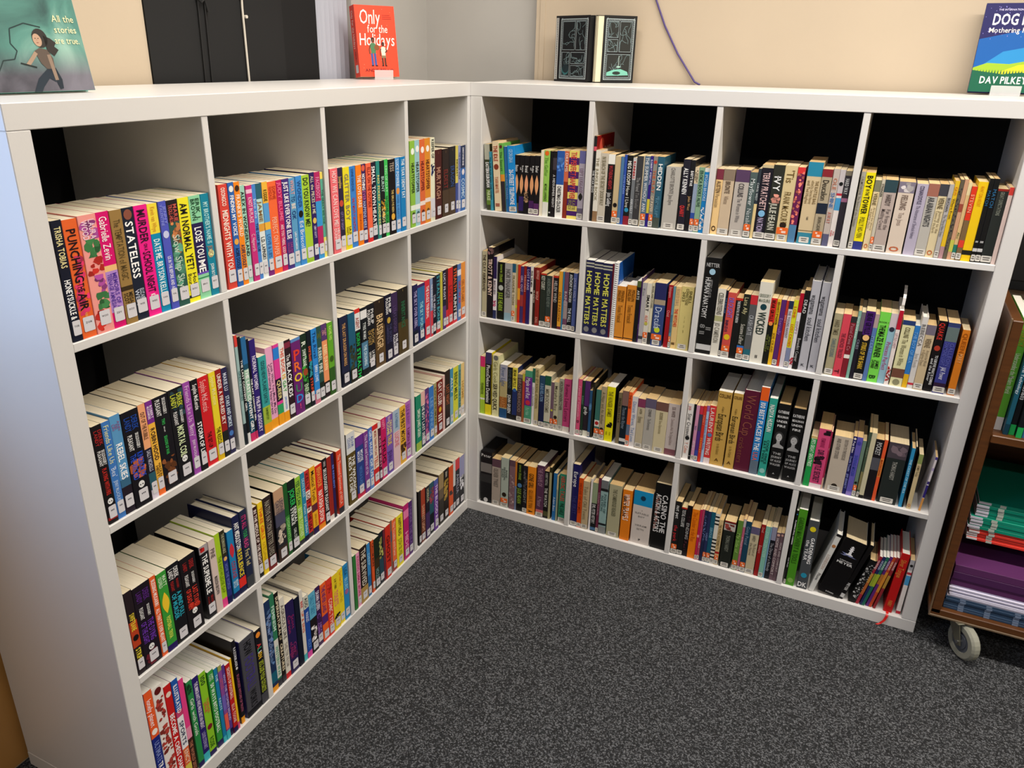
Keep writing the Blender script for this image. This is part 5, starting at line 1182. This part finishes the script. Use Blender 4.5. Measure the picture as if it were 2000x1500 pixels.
3220,117,192,1|e8e0dc|0-.18 b0b0b4;c.1 181818;.22-.26 c03040;.28-.45 4a9cd0;.93-.98 c02838||
"""
make_glyphs(sorted(set(BOOKS + "AllthesoriaueOnyfHdWDGMPvkBLNSRT0123456789.,'!?&LIFEPOCTMANDAVPILKEY") - set('\n| ')))
bk = parse()
for b in bk:
    m = place_matrix(b)
    q = [project(m @ Vector(p)) for p in ((0, 0, 0), (b['w'], 0, 0), (b['w'], 0, b['h']), (0, 0, b['h']))]
    A = abs(sum(q[i][0] * q[(i + 1) % 4][1] - q[(i + 1) % 4][0] * q[i][1] for i in range(4))) / 2
    b['area'] = A
big = set(id(b) for b in sorted(bk, key=lambda b: -b['area'])[:MAXB])
STUFF = {}
for b in bk:
    P = make_parts(b); m = place_matrix(b)
    if id(b) in big:
        hard = 'H' in b['fl']
        root = empty('hardback_book' if hard else 'paperback_book'); root.matrix_world = m
        c1 = hue_name(b['base']); name = c1
        bd = [(float(s.split(' ')[0].split('-')[1]) - float(s.split(' ')[0].split('-')[0]), s.split(' ')[1]) for s in b['bands'] if s[0] not in 'c~^fK']
        if bd:
            c2 = hue_name(max(bd)[1])
            if max(bd)[0] > .13 and c2 != c1: name = c1 + ' and ' + c2
        if b['texts']:
            tx = max(b['texts'], key=lambda s: float(s.lstrip('h').split(' ')[0].split('-')[1]) - float(s.lstrip('h').split(' ')[0].split('-')[0]))
            let = hue_name(tx.split(' ')[1]) + ' lettering'
        else: let = 'no title'
        lab = '%s book, %s, %s from left, %s, %s, %s bookcase' % (name, let, ORD[b['k']], ROWN[b['row']], COLN[b['col']], 'left' if b['unit'] == 'L' else 'right')
        if len(lab.split()) > 16: lab = lab.replace(name, c1, 1)
        tag(root, lab, 'book', 'books in the %s, %s of the %s bookcase' % (ROWN[b['row']], COLN[b['col']], 'left' if b['unit'] == 'L' else 'right'))
        for n_, (g, mt) in P.items():
            q = g.build(n_.split('|')[0], mt, root)
            if n_.startswith('spine_pattern'): q['kind'] = 'stuff'
    else:
        A3 = np.array(m)
        for n_, (g, mt) in P.items():
            s = STUFF.setdefault(mt, G())
            v = np.array(g.v); v = v @ A3[:3, :3].T + A3[:3, 3]
            k = s.n; s.v.extend(map(tuple, v)); s.n += len(v); s.f.extend([tuple(i + k for i in f) for f in g.f]); s.c.extend(g.c)
a, p = STUFF['print'], STUFF['paper']
k = a.n; na = len(a.f); a.v.extend(p.v); a.f.extend([tuple(i + k for i in f) for f in p.f]); a.c.extend(p.c)
me = a.mesh('slim_books'); me.materials.append(M['print']); me.materials.append(M['paper'])
mi = np.zeros(len(me.polygons), dtype=np.int32); mi[na:] = 1; me.polygons.foreach_set('material_index', mi)
o = bpy.data.objects.new('slim_books', me); COL.objects.link(o)
tag(o, 'slimmer and farther books filling the gaps in both white bookcases', 'book', None, 'stuff')


# ---------------------------------------------------------------- things standing on top of the bookcases
TOP = W_ + 0.0003


def acrylic_stand(name, parent_m, w, lip, label):
    """clear stand: foot plate under the book, front lip and sloping back rest; local x across, y back"""
    t = tag(empty(name), label, 'display stand'); t.matrix_world = parent_m
    g = G(); g.bbox(-w / 2, w / 2, -0.012, 0.075, 0.0, 0.0025, r=0.0005); g.build('foot_plate', 'acrylic', t)
    g = G(); g.bbox(-w / 2, w / 2, -0.0145, -0.012, 0.0, lip, r=0.0005); g.build('front_lip', 'acrylic', t)
    g = G(); y0, y1 = 0.042, 0.072
    g.add([(-w / 2, y0, .0026), (w / 2, y0, .0026), (w / 2, y1, .12), (-w / 2, y1, .12), (-w / 2, y0 + .0025, .0026), (w / 2, y0 + .0025, .0026), (w / 2, y1 + .0025, .12), (-w / 2, y1 + .0025, .12)],
          [(0, 1, 2, 3), (5, 4, 7, 6), (0, 3, 7, 4), (1, 5, 6, 2), (3, 2, 6, 7), (0, 4, 5, 1)], 'ffffff'); g.build('back_rest', 'acrylic', t)
    return t


def ell(g, x, z, a, b_, c, e, n=18, rot_=0.0, y0=0.0):
    ca, sa = math.cos(rot_), math.sin(rot_)
    g.add([(x + a * math.cos(q) * ca - b_ * math.sin(q) * sa, y0 - e, z + a * math.cos(q) * sa + b_ * math.sin(q) * ca) for q in [2 * math.pi * i / n for i in range(n)]], [tuple(range(n))], c)


def poly(g, pts, c, e, y0=0.0):
    g.add([(x, y0 - e, z) for x, z in pts], [tuple(range(len(pts)))], c)


def stroke(g, pts, wd, c, e, y0=0.0):
    for (x0, z0), (x1, z1) in zip(pts[:-1], pts[1:]):
        L = math.hypot(x1 - x0, z1 - z0) or 1; nx, nz = -(z1 - z0) / L * wd / 2, (x1 - x0) / L * wd / 2
        g.add([(x0 - nx, y0 - e, z0 - nz), (x1 - nx, y0 - e, z1 - nz), (x1 + nx, y0 - e, z1 + nz), (x0 + nx, y0 - e, z0 + nz)], [(0, 1, 2, 3)], c)


def book_block(root, w, h, th, cover, page, spine_col=None, hard=False):
    """a closed book standing with its front cover at y=0 facing -y, spine at x=0"""
    g = G(); o_ = 0.003 if hard else 0.0
    tt = 0.0022 if hard else 0.0006
    g.box(0, w, 0, tt, 0, h, cover); g.box(0, w, th - tt, th, 0, h, cover); g.box(0, tt, tt, th - tt, 0, h, spine_col or cover)
    g.build('cover', 'print', root)
    g = G(); g.box(tt + .0002, w - o_ - .001, tt + .0002, th - tt - .0002, o_ + .0004, h - o_ - .0004, page); g.build('page_block', 'paper', root)


# picture book with the diving woman, left end of the left bookcase
root = tag(empty('hardback_book'), 'large turquoise hardback with a dark-haired woman on its cover, stood at the left end', 'book', 'books displayed on top of the bookcases')
PW, PH = 0.215, 0.285
lean = R(-9)
root.matrix_world = Matrix.Translation((-0.172, -1.146 - PW, TOP + 0.0035)) @ Matrix.Rotation(R(90), 4, 'Z') @ Matrix.Rotation(lean, 4, 'X')
book_block(root, PW, PH, 0.022, '6fa398', 'e8e4dc', '40605c', True)
g = G(); rg = random.Random(3)
poly(g, [(.0005, .0005), (PW - .0005, .0005), (PW - .0005, PH - .0005), (.0005, PH - .0005)], 'ffffff', .0002)
g.build('cover_background', 'painted', root)
g = G()
for i in range(0):
    x, z = rg.uniform(.01, PW - .01), rg.uniform(.012, PH - .012); q = z / PH
    c = rg.choice(['5f9a90', '7fb4a6', '8ab4ac', '4f8a86', '6aa094', '90b8b0']) if q > .2 else rg.choice(['6e6c80', '7c7890', '62607a', '58587a'])
    a_ = rg.uniform(.008, .03); ell(g, min(max(x, a_ + .001), PW - a_ - .001), min(max(z, a_ * .6 + .001), PH - a_), a_, a_ * .55, c, 0.0001 + i * 3e-6, 12, rg.uniform(-.1, .1))
e0 = 0.0007
X0 = PW
def PX(px, py):  # cover picture position from the bottom right corner of the cover
    return X0 - (px), py
stroke(g, [(.02, .02), (.05, .065), (.075, .068), (.085, .085), (.075, .1), (.082, .13), (.115, .142), (.15, .135)], 0.0022, '28383a', e0)
poly(g, [(.03, .3 * .9), (.09, .27), (.13, .2), (.1, .175), (.055, .19), (.02, .22)], '6c8078', e0)
poly(g, [(.06, .26), (.09, .21), (.105, .17), (.085, .18), (.06, .2)], '4c5c58', e0 + .00005)
# figure
poly(g, [(.098, .0), (.115, .028), (.14, .048), (.155, .05), (.16, .03), (.152, .02), (.14, .028), (.122, .01), (.115, .0)], '26313c', e0 + .0001)
poly(g, [(.14, .05), (.16, .05), (.168, .025), (.166, .006), (.158, .004), (.152, .03)], '222c36', e0 + .00012)
poly(g, [(.122, .085), (.135, .092), (.152, .088), (.16, .07), (.158, .048), (.14, .048), (.13, .06)], '5c5048', e0 + .00014)
stroke(g, [(.125, .082), (.112, .068), (.1, .056)], .008, 'a08874', e0 + .00016)
stroke(g, [(.152, .078), (.154, .05), (.156, .024)], .008, '8c7868', e0 + .00018)
stroke(g, [(.085, .06), (.1, .056), (.118, .051)], .003, '202828', e0 + .0002)
ell(g, .142, .112, .017, .02, '33302e', e0 + .00022)
poly(g, [(.15, .118), (.165, .112), (.176, .103), (.17, .095), (.178, .088), (.165, .075), (.152, .085)], '33302e', e0 + .00022)
ell(g, .135, .108, .0095, .0135, 'b89880', e0 + .00028, 16, .15)
ell(g, .1315, .1115, .0017, .0009, '302420', e0 + .00032, 8); ell(g, .138, .1115, .0017, .0009, '302420', e0 + .00032, 8); ell(g, .1345, .1025, .003, .0009, '8c4c44', e0 + .00032, 8)
stroke(g, [(.1348, .111), (.1338, .106)], .0012, 'a88470', e0 + .00032)
g.v = [(x if z > .16 else .135 + (x - .135) * .82 - .008, y, z if z > .16 else z * .76) for x, y, z in g.v]
g.build('cover_picture', 'print', root)
g = G()
for i, s in enumerate(['All the', 'stories', 'are true.']):
    put_text(g, s, lambda p, q: (.207 - .042 * (1 if i < 2 else 1.1) + .0 + p - .001, -0.0013, .112 - i * .0175 + q), .042 * (1 if i < 2 else 1.12), .0115, 'f0e8b8')
g.build('lettering', 'print', root)

# orange-red paperback on an acrylic stand
ang = math.atan2(0.105, 0.081) + R(7)
base_m = Matrix.Translation((-0.312, -0.112, TOP)) @ Matrix.Rotation(ang, 4, 'Z')
root = tag(empty('paperback_book'), 'orange-red paperback with white brush lettering and a couple, stood above the left bookcase', 'book', 'books displayed on top of the bookcases')
root.matrix_world = base_m @ Matrix.Translation((0, 0.0, 0.0080)) @ Matrix.Rotation(R(-8), 4, 'X')
RW, RH = 0.130, 0.199
book_block(root, RW, RH, 0.033, 'ff4a2c', 'e8dcc0', 'f0442a')
g = G(); e = 0.0004
for s, x, z, L, hh in (('Only', .014, .148, .066, .042), ('for the', .036, .124, .066, .023), ('Holidays', .008, .088, .114, .036)):
    put_text(g, s, lambda p, q: (x + p + q * .06, -e, z + q), L, hh, 'fff4ec', maxs=3)
put_text(g, 'ANDIE BELLO', lambda p, q: (.018 + p, -e, .014 + q), .094, .009, '701818')
for i in range(3): g.box(.088, .118 - .004 * (i == 0), -.00042, -.0004, .172 - i * .005, .1735 - i * .005, 'a82818')
rs = random.Random(2)
for i in range(14): ell(g, rs.uniform(.01, .12), rs.uniform(.02, .19), .0007, .0007, 'ffc0a0', e, 6)
g.build('lettering', 'print', root)
g = G()
def person(cx, z, s, skin, hair, top, low, legs_skin):
    stroke(g, [(cx - .005 * s, z), (cx - .006 * s, z + .034 * s)], .0065 * s, low if not legs_skin else skin, .0005)
    stroke(g, [(cx + .005 * s, z), (cx + .004 * s, z + .034 * s)], .0065 * s, low if not legs_skin else skin, .0005)
    if legs_skin: poly(g, [(cx - .009 * s, z + .026 * s), (cx + .009 * s, z + .026 * s), (cx + .007 * s, z + .042 * s), (cx - .007 * s, z + .042 * s)], low, .00055)
    poly(g, [(cx - .007 * s, z + .034 * s), (cx + .007 * s, z + .034 * s), (cx + .010 * s, z + .058 * s), (cx + .004 * s, z + .063 * s), (cx - .004 * s, z + .063 * s), (cx - .010 * s, z + .058 * s)], top, .0006)
    stroke(g, [(cx - .009 * s, z + .057 * s), (cx - .013 * s, z + .044 * s), (cx - .012 * s, z + .032 * s)], .0035 * s, skin, .00062)
    stroke(g, [(cx + .009 * s, z + .057 * s), (cx + .014 * s, z + .048 * s), (cx + .006 * s, z + .044 * s)], .0035 * s, skin, .00064)
    ell(g, cx, z + .071 * s, .0056 * s, .0075 * s, hair, .00062, 12); ell(g, cx + .0008 * s, z + .069 * s, .0042 * s, .0056 * s, skin, .00066, 12)
    ell(g, cx - .006 * s, z + .0, .0045 * s, .0018 * s, '301410', .0007, 8); ell(g, cx + .007 * s, z + .0, .0045 * s, .0018 * s, '301410', .0007, 8)
person(.050, .031, 1.02, '6a3c28', '281410', '4c8058', '3858a0', False)
ell(g, .062, .082, .009, .008, '8c5028', .00068, 10)
person(.083, .031, .86, '5a3020', '380c14', 'f0e4cc', '8c7858', True)
g.build('cover_picture', 'print', root)
g = G(); put_text(g, 'Only for the Holidays', lambda p, q: (-.0004, .025 - q, .185 - p), .105, .013, 'fff0e8', maxs=3)
put_text(g, 'ANDIE BELLO', lambda p, q: (-.0004, .020 - q, .072 - p), .03, .006, '601414')
g.build('spine_lettering', 'print', root)
g = G(); g.box(-.0006, -.0004, .008, .025, .012, .034, 'dcd8dc'); g.build('shelf_label', 'print', root)
acrylic_stand('book_stand', base_m @ Matrix.Translation((RW * .58, 0.008, 0)), 0.062, 0.027, 'frosted acrylic stand under the orange-red paperback')

# pair of black illustrated volumes opened in a wedge
def ornate(g, w, h, e, kind):
    fr = 'b4c4c8'
    def rect(x0, x1, z0, z1, c=fr, t=.0016):
        stroke(g, [(x0, z0), (x1, z0), (x1, z1), (x0, z1), (x0, z0)], t, c, e)
    rect(.008, w - .008, .010, h - .010); rect(.013, w - .013, .015, h - .015, '7c8c94', .0008)
    rr = random.Random(kind)
    for i in range(34):
        q = .010 + (h - .02) * i / 33
        for xx in (.0105, w - .0105): stroke(g, [(xx - .002, q), (xx + .002, q + .003)], .0009, 'c8d4d4', e + .00005)
    for i in range(18):
        q = .010 + (w - .02) * i / 17
        for zz in (.0125, h - .0125): stroke(g, [(q, zz - .002), (q + .003, zz + .002)], .0009, 'c8d4d4', e + .00005)
    if kind == 1:
        S = [((.014, h * .48), (.014, h - .016, .57)), ]
        cells = [(.016, w * .53, h * .49, h - .017), (w * .57, w - .016, h * .49, h - .017), (.016, w * .38, .017, h * .45), (w * .42, w - .016, h * .28, h * .45), (w * .42, w - .016, .017, h * .25)]
    else:
        cells = [(.016, w * .45, h * .68, h - .017), (w * .5, w - .016, h * .47, h - .017), (.016, w * .45, h * .47, h * .65), (.016, w - .016, .017, h * .43)]
    for x0, x1, z0, z1 in cells:
        poly(g, [(x0, z0), (x1, z0), (x1, z1), (x0, z1)], '0e1418' if kind == 1 else '2a2c2a', e)
        rect(x0, x1, z0, z1, 'a8b8bc', .0014)
        cx, cz = (x0 + x1) / 2, (z0 + z1) / 2
        for i in range(7):
            a0 = rr.uniform(0, 6.3); pts = []
            x, z = cx + rr.uniform(-.3, .3) * (x1 - x0), cz + rr.uniform(-.3, .3) * (z1 - z0)
            for j in range(6):
                pts.append((min(max(x, x0 + .002), x1 - .002), min(max(z, z0 + .002), z1 - .002))); a0 += rr.uniform(-.9, 1.1); x += .008 * math.cos(a0); z += .01 * math.sin(a0)
            stroke(g, pts, .0009, '7c9498', e + .00006)
    if kind == 1:
        ell(g, cells[2][0] + .017, cells[2][2] + .018, .015, .015, '2f6468', e + .00008); ell(g, cells[2][0] + .018, cells[2][2] + .022, .014, .013, '16262c', e + .0001)
    else:
        x0, x1, z0, z1 = cells[3]; cx = (x0 + x1) / 2
        poly(g, [(x0 + .002, z0 + .004), (x1 - .002, z0 + .006), (x1 - .006, z0 + .016), (cx + .01, z0 + .024), (cx - .014, z0 + .022), (x0 + .002, z0 + .014)], '7cc4b0', e + .00008)
        ell(g, cx - .004, z0 + .012, .014, .005, '2a3430', e + .0001); stroke(g, [(cx + .002, z0 + .03), (cx + .002, z0 + .062)], .0022, 'a0b0ac', e + .0001); ell(g, cx + .002, z0 + .03, .008, .0022, 'a8d0c4', e + .00012)


for kind, p0, ang2, wdt, lab in ((1, (0.128, 0.345), math.atan2(-0.066, 0.150), 0.146, 'black hardback with silver panels, left of the pair standing open on the right bookcase'),
                                 (2, (0.291, 0.283), math.atan2(0.098, 0.098), 0.130, 'black hardback with silver panels and a green scene, right of the standing pair')):
    root = tag(empty('hardback_book'), lab, 'book', 'pair of black illustrated volumes')
    root.matrix_world = Matrix.Translation((p0[0], p0[1], TOP)) @ Matrix.Rotation(ang2, 4, 'Z')
    hh = 0.193
    # cover faces -y; the spine is at x=0
    if kind == 2:
        g = G(); g.box(.018, wdt, 0, .0022, 0, hh, '1c1c1c'); g.box(.0, wdt, .020, .0222, 0, hh, '1c1c1c'); g.build('cover', 'print', root)
        g = G(); g.box(.0, wdt - .004, .0024, .0198, .003, hh - .003, 'ece4c4'); g.build('page_block', 'paper', root)
        g = G(); x_ = root
        g2 = G(); ornate(g2, wdt - .018, hh, .0003, kind); g2.v = [(x + .018, y, z) for x, y, z in g2.v]; g2.build('cover_ornament', 'print', root)
    else:
        book_block(root, wdt, hh, 0.024, '17171a', '1c1c1e', '1a1a1c', True)
        g = G(); ornate(g, wdt - .016, hh, .0003, kind); g.v = [(x + .016, y, z) for x, y, z in g.v]
        for x0 in (.0015, .0085): poly(g, [(x0, .006), (x0 + .004, .006), (x0 + .004, hh - .006), (x0, hh - .006)], 'c4c4c0', .0003)
        for i in range(26): poly(g, [(.0062, .008 + i * .007), (.008, .008 + i * .007), (.008, .0115 + i * .007), (.0062, .0115 + i * .007)], '8c8c88', .0004)
        g.build('cover_ornament', 'print', root)

# comic hardback at the right end, on an acrylic stand
base_m = Matrix.Translation((1.306, 0.335, TOP)) @ Matrix.Rotation(R(-2), 4, 'Z')
root = tag(empty('hardback_book'), 'blue and green comic hardback with white cartoon lettering, stood at the right end', 'book', 'books displayed on top of the bookcases')
root.matrix_world = base_m @ Matrix.Translation((0, 0, 0.0070)) @ Matrix.Rotation(R(-10), 4, 'X')
CW, CH = 0.150, 0.217
book_block(root, CW, CH, 0.020, '26245a', 'e8e4dc', '20305a', True)
g = G()
poly(g, [(.0005, .045), (CW - .0005, .045), (CW - .0005, .165), (.0005, .13)], '1a5aa4', .0002)
poly(g, [(.012, .06), (CW - .0005, .05), (CW - .0005, .12), (.06, .10)], '2c88c4', .00026)
poly(g, [(.0005, .045), (CW - .0005, .04), (CW - .0005, .085), (.08, .07), (.03, .072), (.0005, .06)], '98b830', .00032)
poly(g, [(.05, .045), (CW - .0005, .045), (CW - .0005, .075), (.1, .068)], 'd0cc2c', .00036)
poly(g, [(.0005, .0005), (CW - .0005, .0005), (CW - .0005, .046), (.11, .05), (.07, .045), (.03, .05), (.0005, .054)], '185c44', .0004)
rs = random.Random(5)
for i in range(40):
    x, z = rs.uniform(.004, CW - .004), rs.uniform(.125, .212); ell(g, x, z, rs.uniform(.0006, .0016), rs.uniform(.0006, .0016), '8880c8', .00045, 6)
for i in range(22): x = .004 + i * .0066; poly(g, [(x, .046), (x + .004, .046), (x + .002, .056)], '1c5c44', .00044)
g.build('cover_picture', 'print', root)
g = G()
put_text(g, 'THE INTERNATIONAL BEST SELLER', lambda p, q: (.03 + p, -.0006, .199 + q), .1, .0045, 'd0ccf0')
put_text(g, 'DOG MAN', lambda p, q: (.022 + p, -.0007, .165 + q), .12, .028, 'ffffff', maxs=3)
put_text(g, 'Mothering Heights', lambda p, q: (.018 + p, -.0006, .146 + q), .124, .013, 'fff8ec')
put_text(g, 'DAV PILKEY', lambda p, q: (.022 + p, -.0006, .022 + q), .105, .018, 'f4f4ec')
g.build('lettering', 'print', root)
acrylic_stand('book_stand', base_m @ Matrix.Translation((.085, 0.006, 0)), 0.068, 0.024, 'frosted acrylic stand under the blue and green comic hardback')

# purple cable down the cream wall
g = G(); pts = [(0.395, .4065, 1.80), (0.41, .4065, 1.75), (.428, .4065, 1.705), (.462, .4065, 1.633), (.510, .4065, 1.554), (.572, .402, 1.474), (.59, .40, 1.4658)]
cu = []
for i in range(len(pts) - 1):
    for q in range(5): cu.append(tuple(np.array(pts[i]) * (1 - q / 5) + np.array(pts[i + 1]) * q / 5))
cu.append(pts[-1]); g.tube(cu, 0.0028, n=8)
tag(g.build('network_cable', 'cable', None, True), 'purple cable hanging down the cream wall behind the right bookcase', 'cable')

# ---------------------------------------------------------------- wooden book trolley on castors at the right edge
t = tag(empty('book_trolley', (1.48, -0.05, 0.0)), 'brown wooden book trolley on grey castors beside the right bookcase', 'trolley')
TL = 0.78
def tp(n, x0, x1, y0, y1, z0, z1, mat='wood', par=None):
    g = G(); g.bbox(x0, x1, y0, y1, z0, z1, r=0.002); return g.build(n, mat, par or t)
tp('side_panel', 0.004, 0.028, 0.004, 0.42, 0.118, 0.975)
g = G(); g.bbox(0.0, 0.004, 0.0, 0.007, 0.112, 0.98, r=.001); g.build('edge_strip', 'wood_edge', t)
tp('side_panel', TL - .028, TL - .004, 0.004, 0.42, 0.118, 0.975)
tp('bottom_shelf', 0.0, TL, 0.004, 0.42, 0.112, 0.132)
g = G(); g.bbox(0.0, TL, 0.0, 0.004, 0.108, 0.114, r=.001); g.build('edge_strip', 'wood_edge', t)
tp('middle_shelf', 0.028, TL - .028, 0.0, 0.42, 0.655, 0.677)
tp('lower_shelf', 0.028, TL - .028, 0.12, 0.42, 0.318, 0.334)
tp('back_panel', 0.028, TL - .028, 0.408, 0.42, 0.132, 0.90)
for cx, cy in ((0.084, 0.034), (TL - .07, 0.034), (0.075, 0.37), (TL - .07, 0.37)):
    c = empty('castor', (cx, cy, 0.0), R(32)); c.parent = t; c.scale = (1.08, 1.08, 1.03)
    g = G(); g.bbox(-.03, .03, -.03, .03, .103, .107); g.disc((0, 0, .098), .018, .012, 'z')
    for sx in (-1, 1):
        g.add([(sx * .017, -.022, .1), (sx * .017, .024, .1), (sx * .017, -.018, .05), (sx * .017, -.03, .038), (sx * .017, -.042, .045), (sx * .0195, -.022, .1), (sx * .0195, .024, .1), (sx * .0195, -.018, .05), (sx * .0195, -.03, .038), (sx * .0195, -.042, .045)],
              [(0, 1, 2, 3, 4), (9, 8, 7, 6, 5), (0, 5, 6, 1), (1, 6, 7, 2), (2, 7, 8, 3), (3, 8, 9, 4), (4, 9, 5, 0)], 'ffffff')
    g.bbox(-.0195, .0195, -.022, .024, .096, .1); g.build('bracket', 'bracket', c)
    g = G(); n_ = 28
    prof = [(-.012, .030), (-.012, .044), (-.007, .0495), (.007, .0495), (.012, .044), (.012, .030)]
    vs = []
    for i in range(n_):
        a_ = 2 * math.pi * i / n_
        for px_, r_ in prof: vs.append((px_, -.03 + r_ * math.cos(a_), .0497 + r_ * math.sin(a_)))
    m_ = len(prof); fs = [(i * m_ + j, ((i + 1) % n_) * m_ + j, ((i + 1) % n_) * m_ + (j + 1) % m_, i * m_ + (j + 1) % m_) for i in range(n_) for j in range(m_)]
    g.add(vs, fs, 'ffffff'); g.build('tyre', 'wheel', c, False)
    g = G(); g.disc((0, -.03, .0497), .0305, .018, 'x'); g.disc((0, -.03, .0497), .020, .023, 'x'); g.build('hub', 'hub', c)
    g = G(); g.disc((0, -.03, .0497), .005, .044, 'x'); g.build('axle', 'chrome', c)

# textbooks standing on the trolley's middle shelf
X = 1.512
tb = [(.019, .296, '6cc040', .21, 'Understanding the Modern World', 'f4fcec', 'e8e8e8', 'lime green'), (.011, .292, '1c5468', .21, 'Level Technology', 'd0e0e8', '103848', 'teal'),
      (.013, .285, '101418', .20, 'The Tudors 1485-1603', 'e8e8e8', '20a050', 'black'), (.013, .285, '101418', .20, 'Russia in Revolution', 'e8e8e8', '20a050', 'black'),
      (.016, .29, '30323c', .21, 'BIOTECHNOLOGY', 'e0e0e8', '3870a0', 'charcoal'), (.015, .285, '5c2880', .20, 'Chemistry Matters', 'e8d8f0', '3c1860', 'purple'),
      (.02, .28, '18181c', .2, 'TECHNOLOGY A', 'e8e8e8', '602878', 'black'), (.022, .27, '883040', .2, 'Geography', 'f0e0e0', '401820', 'dark red'),
      (.02, .29, '2c5c9c', .2, 'Mathematics', 'e0e8f8', '183868', 'blue')]
for i, (w, h, c, d, s, tc_, bot, nm) in enumerate(tb):
    b = dict(unit='T', row=0, col=0, k=i, w=w, h=h, base=c, bands=['.9-1 ' + bot, '.05-.09 ' + tc_] if i else ['.88-1 e8e8ec'],
             texts=['.3-.66 %s %s' % (tc_, s)] + (['.08-.24 b0a030 LITERACY'] if not i else []), fl='p', cov=None, code=None, lean=0)
    P = make_parts(b)
    root = empty('textbook', (X, -0.038 + (i % 3) * .006 + (.03 if i == 0 else 0), 0.6773)); X += w + .0012
    pos = 'leftmost on the trolley shelf' if i == 0 else '%s from left on the trolley shelf' % ORD[i + 1]
    tag(root, 'tall %s textbook standing %s' % (nm, pos), 'book', 'textbooks on the trolley')
    for n_, (g, mt) in P.items(): g.build(n_.split('|')[0], mt, root)


def booklet(name, x, y, z, w, d, th, col, fold, label, group, rz=0.0, side='e4e4f0', tape=None):
    root = tag(empty(name, (x, y, z), rz), label, 'booklet', group)
    g = G(); g.bbox(0, w, 0, d, 0, th, col, r=min(.0006, th / 5)); g.build('cover', 'print', root)
    if fold:
        g = G(); g.bbox(-.0012, fold, -.001, d * .9, th * .12, th * .88, side, r=.0003); g.build('page_block', 'paper', root)
    if tape:
        g = G()
        for q in tape: g.box(q, q + .014, -.0014, -.0011, .0004, th - .0004, 'b8c0b4' if col != '2f4560' else '70809a')
        g.build('spine_tape', 'print', root)
    return root


# green and red booklets on the lower shelf
z = 0.3344; rs = random.Random(9); k = 0
for i in range(5):
    booklet('red_booklet', 1.528 + rs.uniform(0, .004), 0.022 + rs.uniform(-.002, .002), z, .21, .29, .0072, 'e03c30', .024, 'thin red booklet in the trolley stack, %s from its base' % ORD[i + 1], 'red booklets stacked on the trolley', 0, 'e4e4ea', [.045]); z += .0075
for i in range(9):
    booklet('green_booklet', 1.524 + (0.008 if i > 3 else 0) + rs.uniform(0, .005), 0.018 + rs.uniform(-.002, .003), z, .21, .29, .0090, '0f8c72', .028, 'thin green booklet in the trolley stack above the red ones, %s of nine upwards' % ORD[i + 1], 'green booklets stacked on the trolley', 0, 'dcdcf0', [.048]); z += .0094
z = 0.1325
for i in range(6):
    booklet('blue_booklet', 1.511 + rs.uniform(0, .003), -0.03 + rs.uniform(0, .003), z, .3, .21, .0064, '2f4560', 0, 'slate blue booklet in the lowest trolley stack, %s from its base' % ORD[i + 1], 'slate blue booklets at the bottom of the trolley', 0, 'e4e4ea', [.035, .098, .165]); z += .0066
for i in range(8):
    booklet('white_booklet', 1.514 + rs.uniform(0, .006), -0.03 + rs.uniform(0, .005), z, .3, .21, .0044, 'dcd8ec', 0, 'thin white booklet between the blue and plum ones, %s of eight upwards' % ORD[i + 1], 'white booklets stacked on the trolley'); z += .0047
for i in range(3):
    booklet('plum_folder', 1.512 + rs.uniform(0, .004), -0.03 + rs.uniform(0, .008), z, .3, .21, .0215, '4a2450' if i % 2 else '582c5a', 0, 'plum coloured folder on the white booklets, %s of three upwards' % ORD[i + 1], 'plum folders stacked on the trolley'); z += .0222

# black wall screen behind the trolley
t = tag(empty('wall_screen', (1.80, 0.405, 0.95)), 'black flat screen on the cream wall behind the wooden trolley', 'screen')
g = G(); g.bbox(-.30, .30, -.03, .0, .0, .36, r=.004); g.build('screen_housing', 'monitor', t)
g = G(); g.bbox(-.285, .285, -.032, -.0302, .03, .345, r=.0005); g.build('screen_glass', 'blind_dark', t)
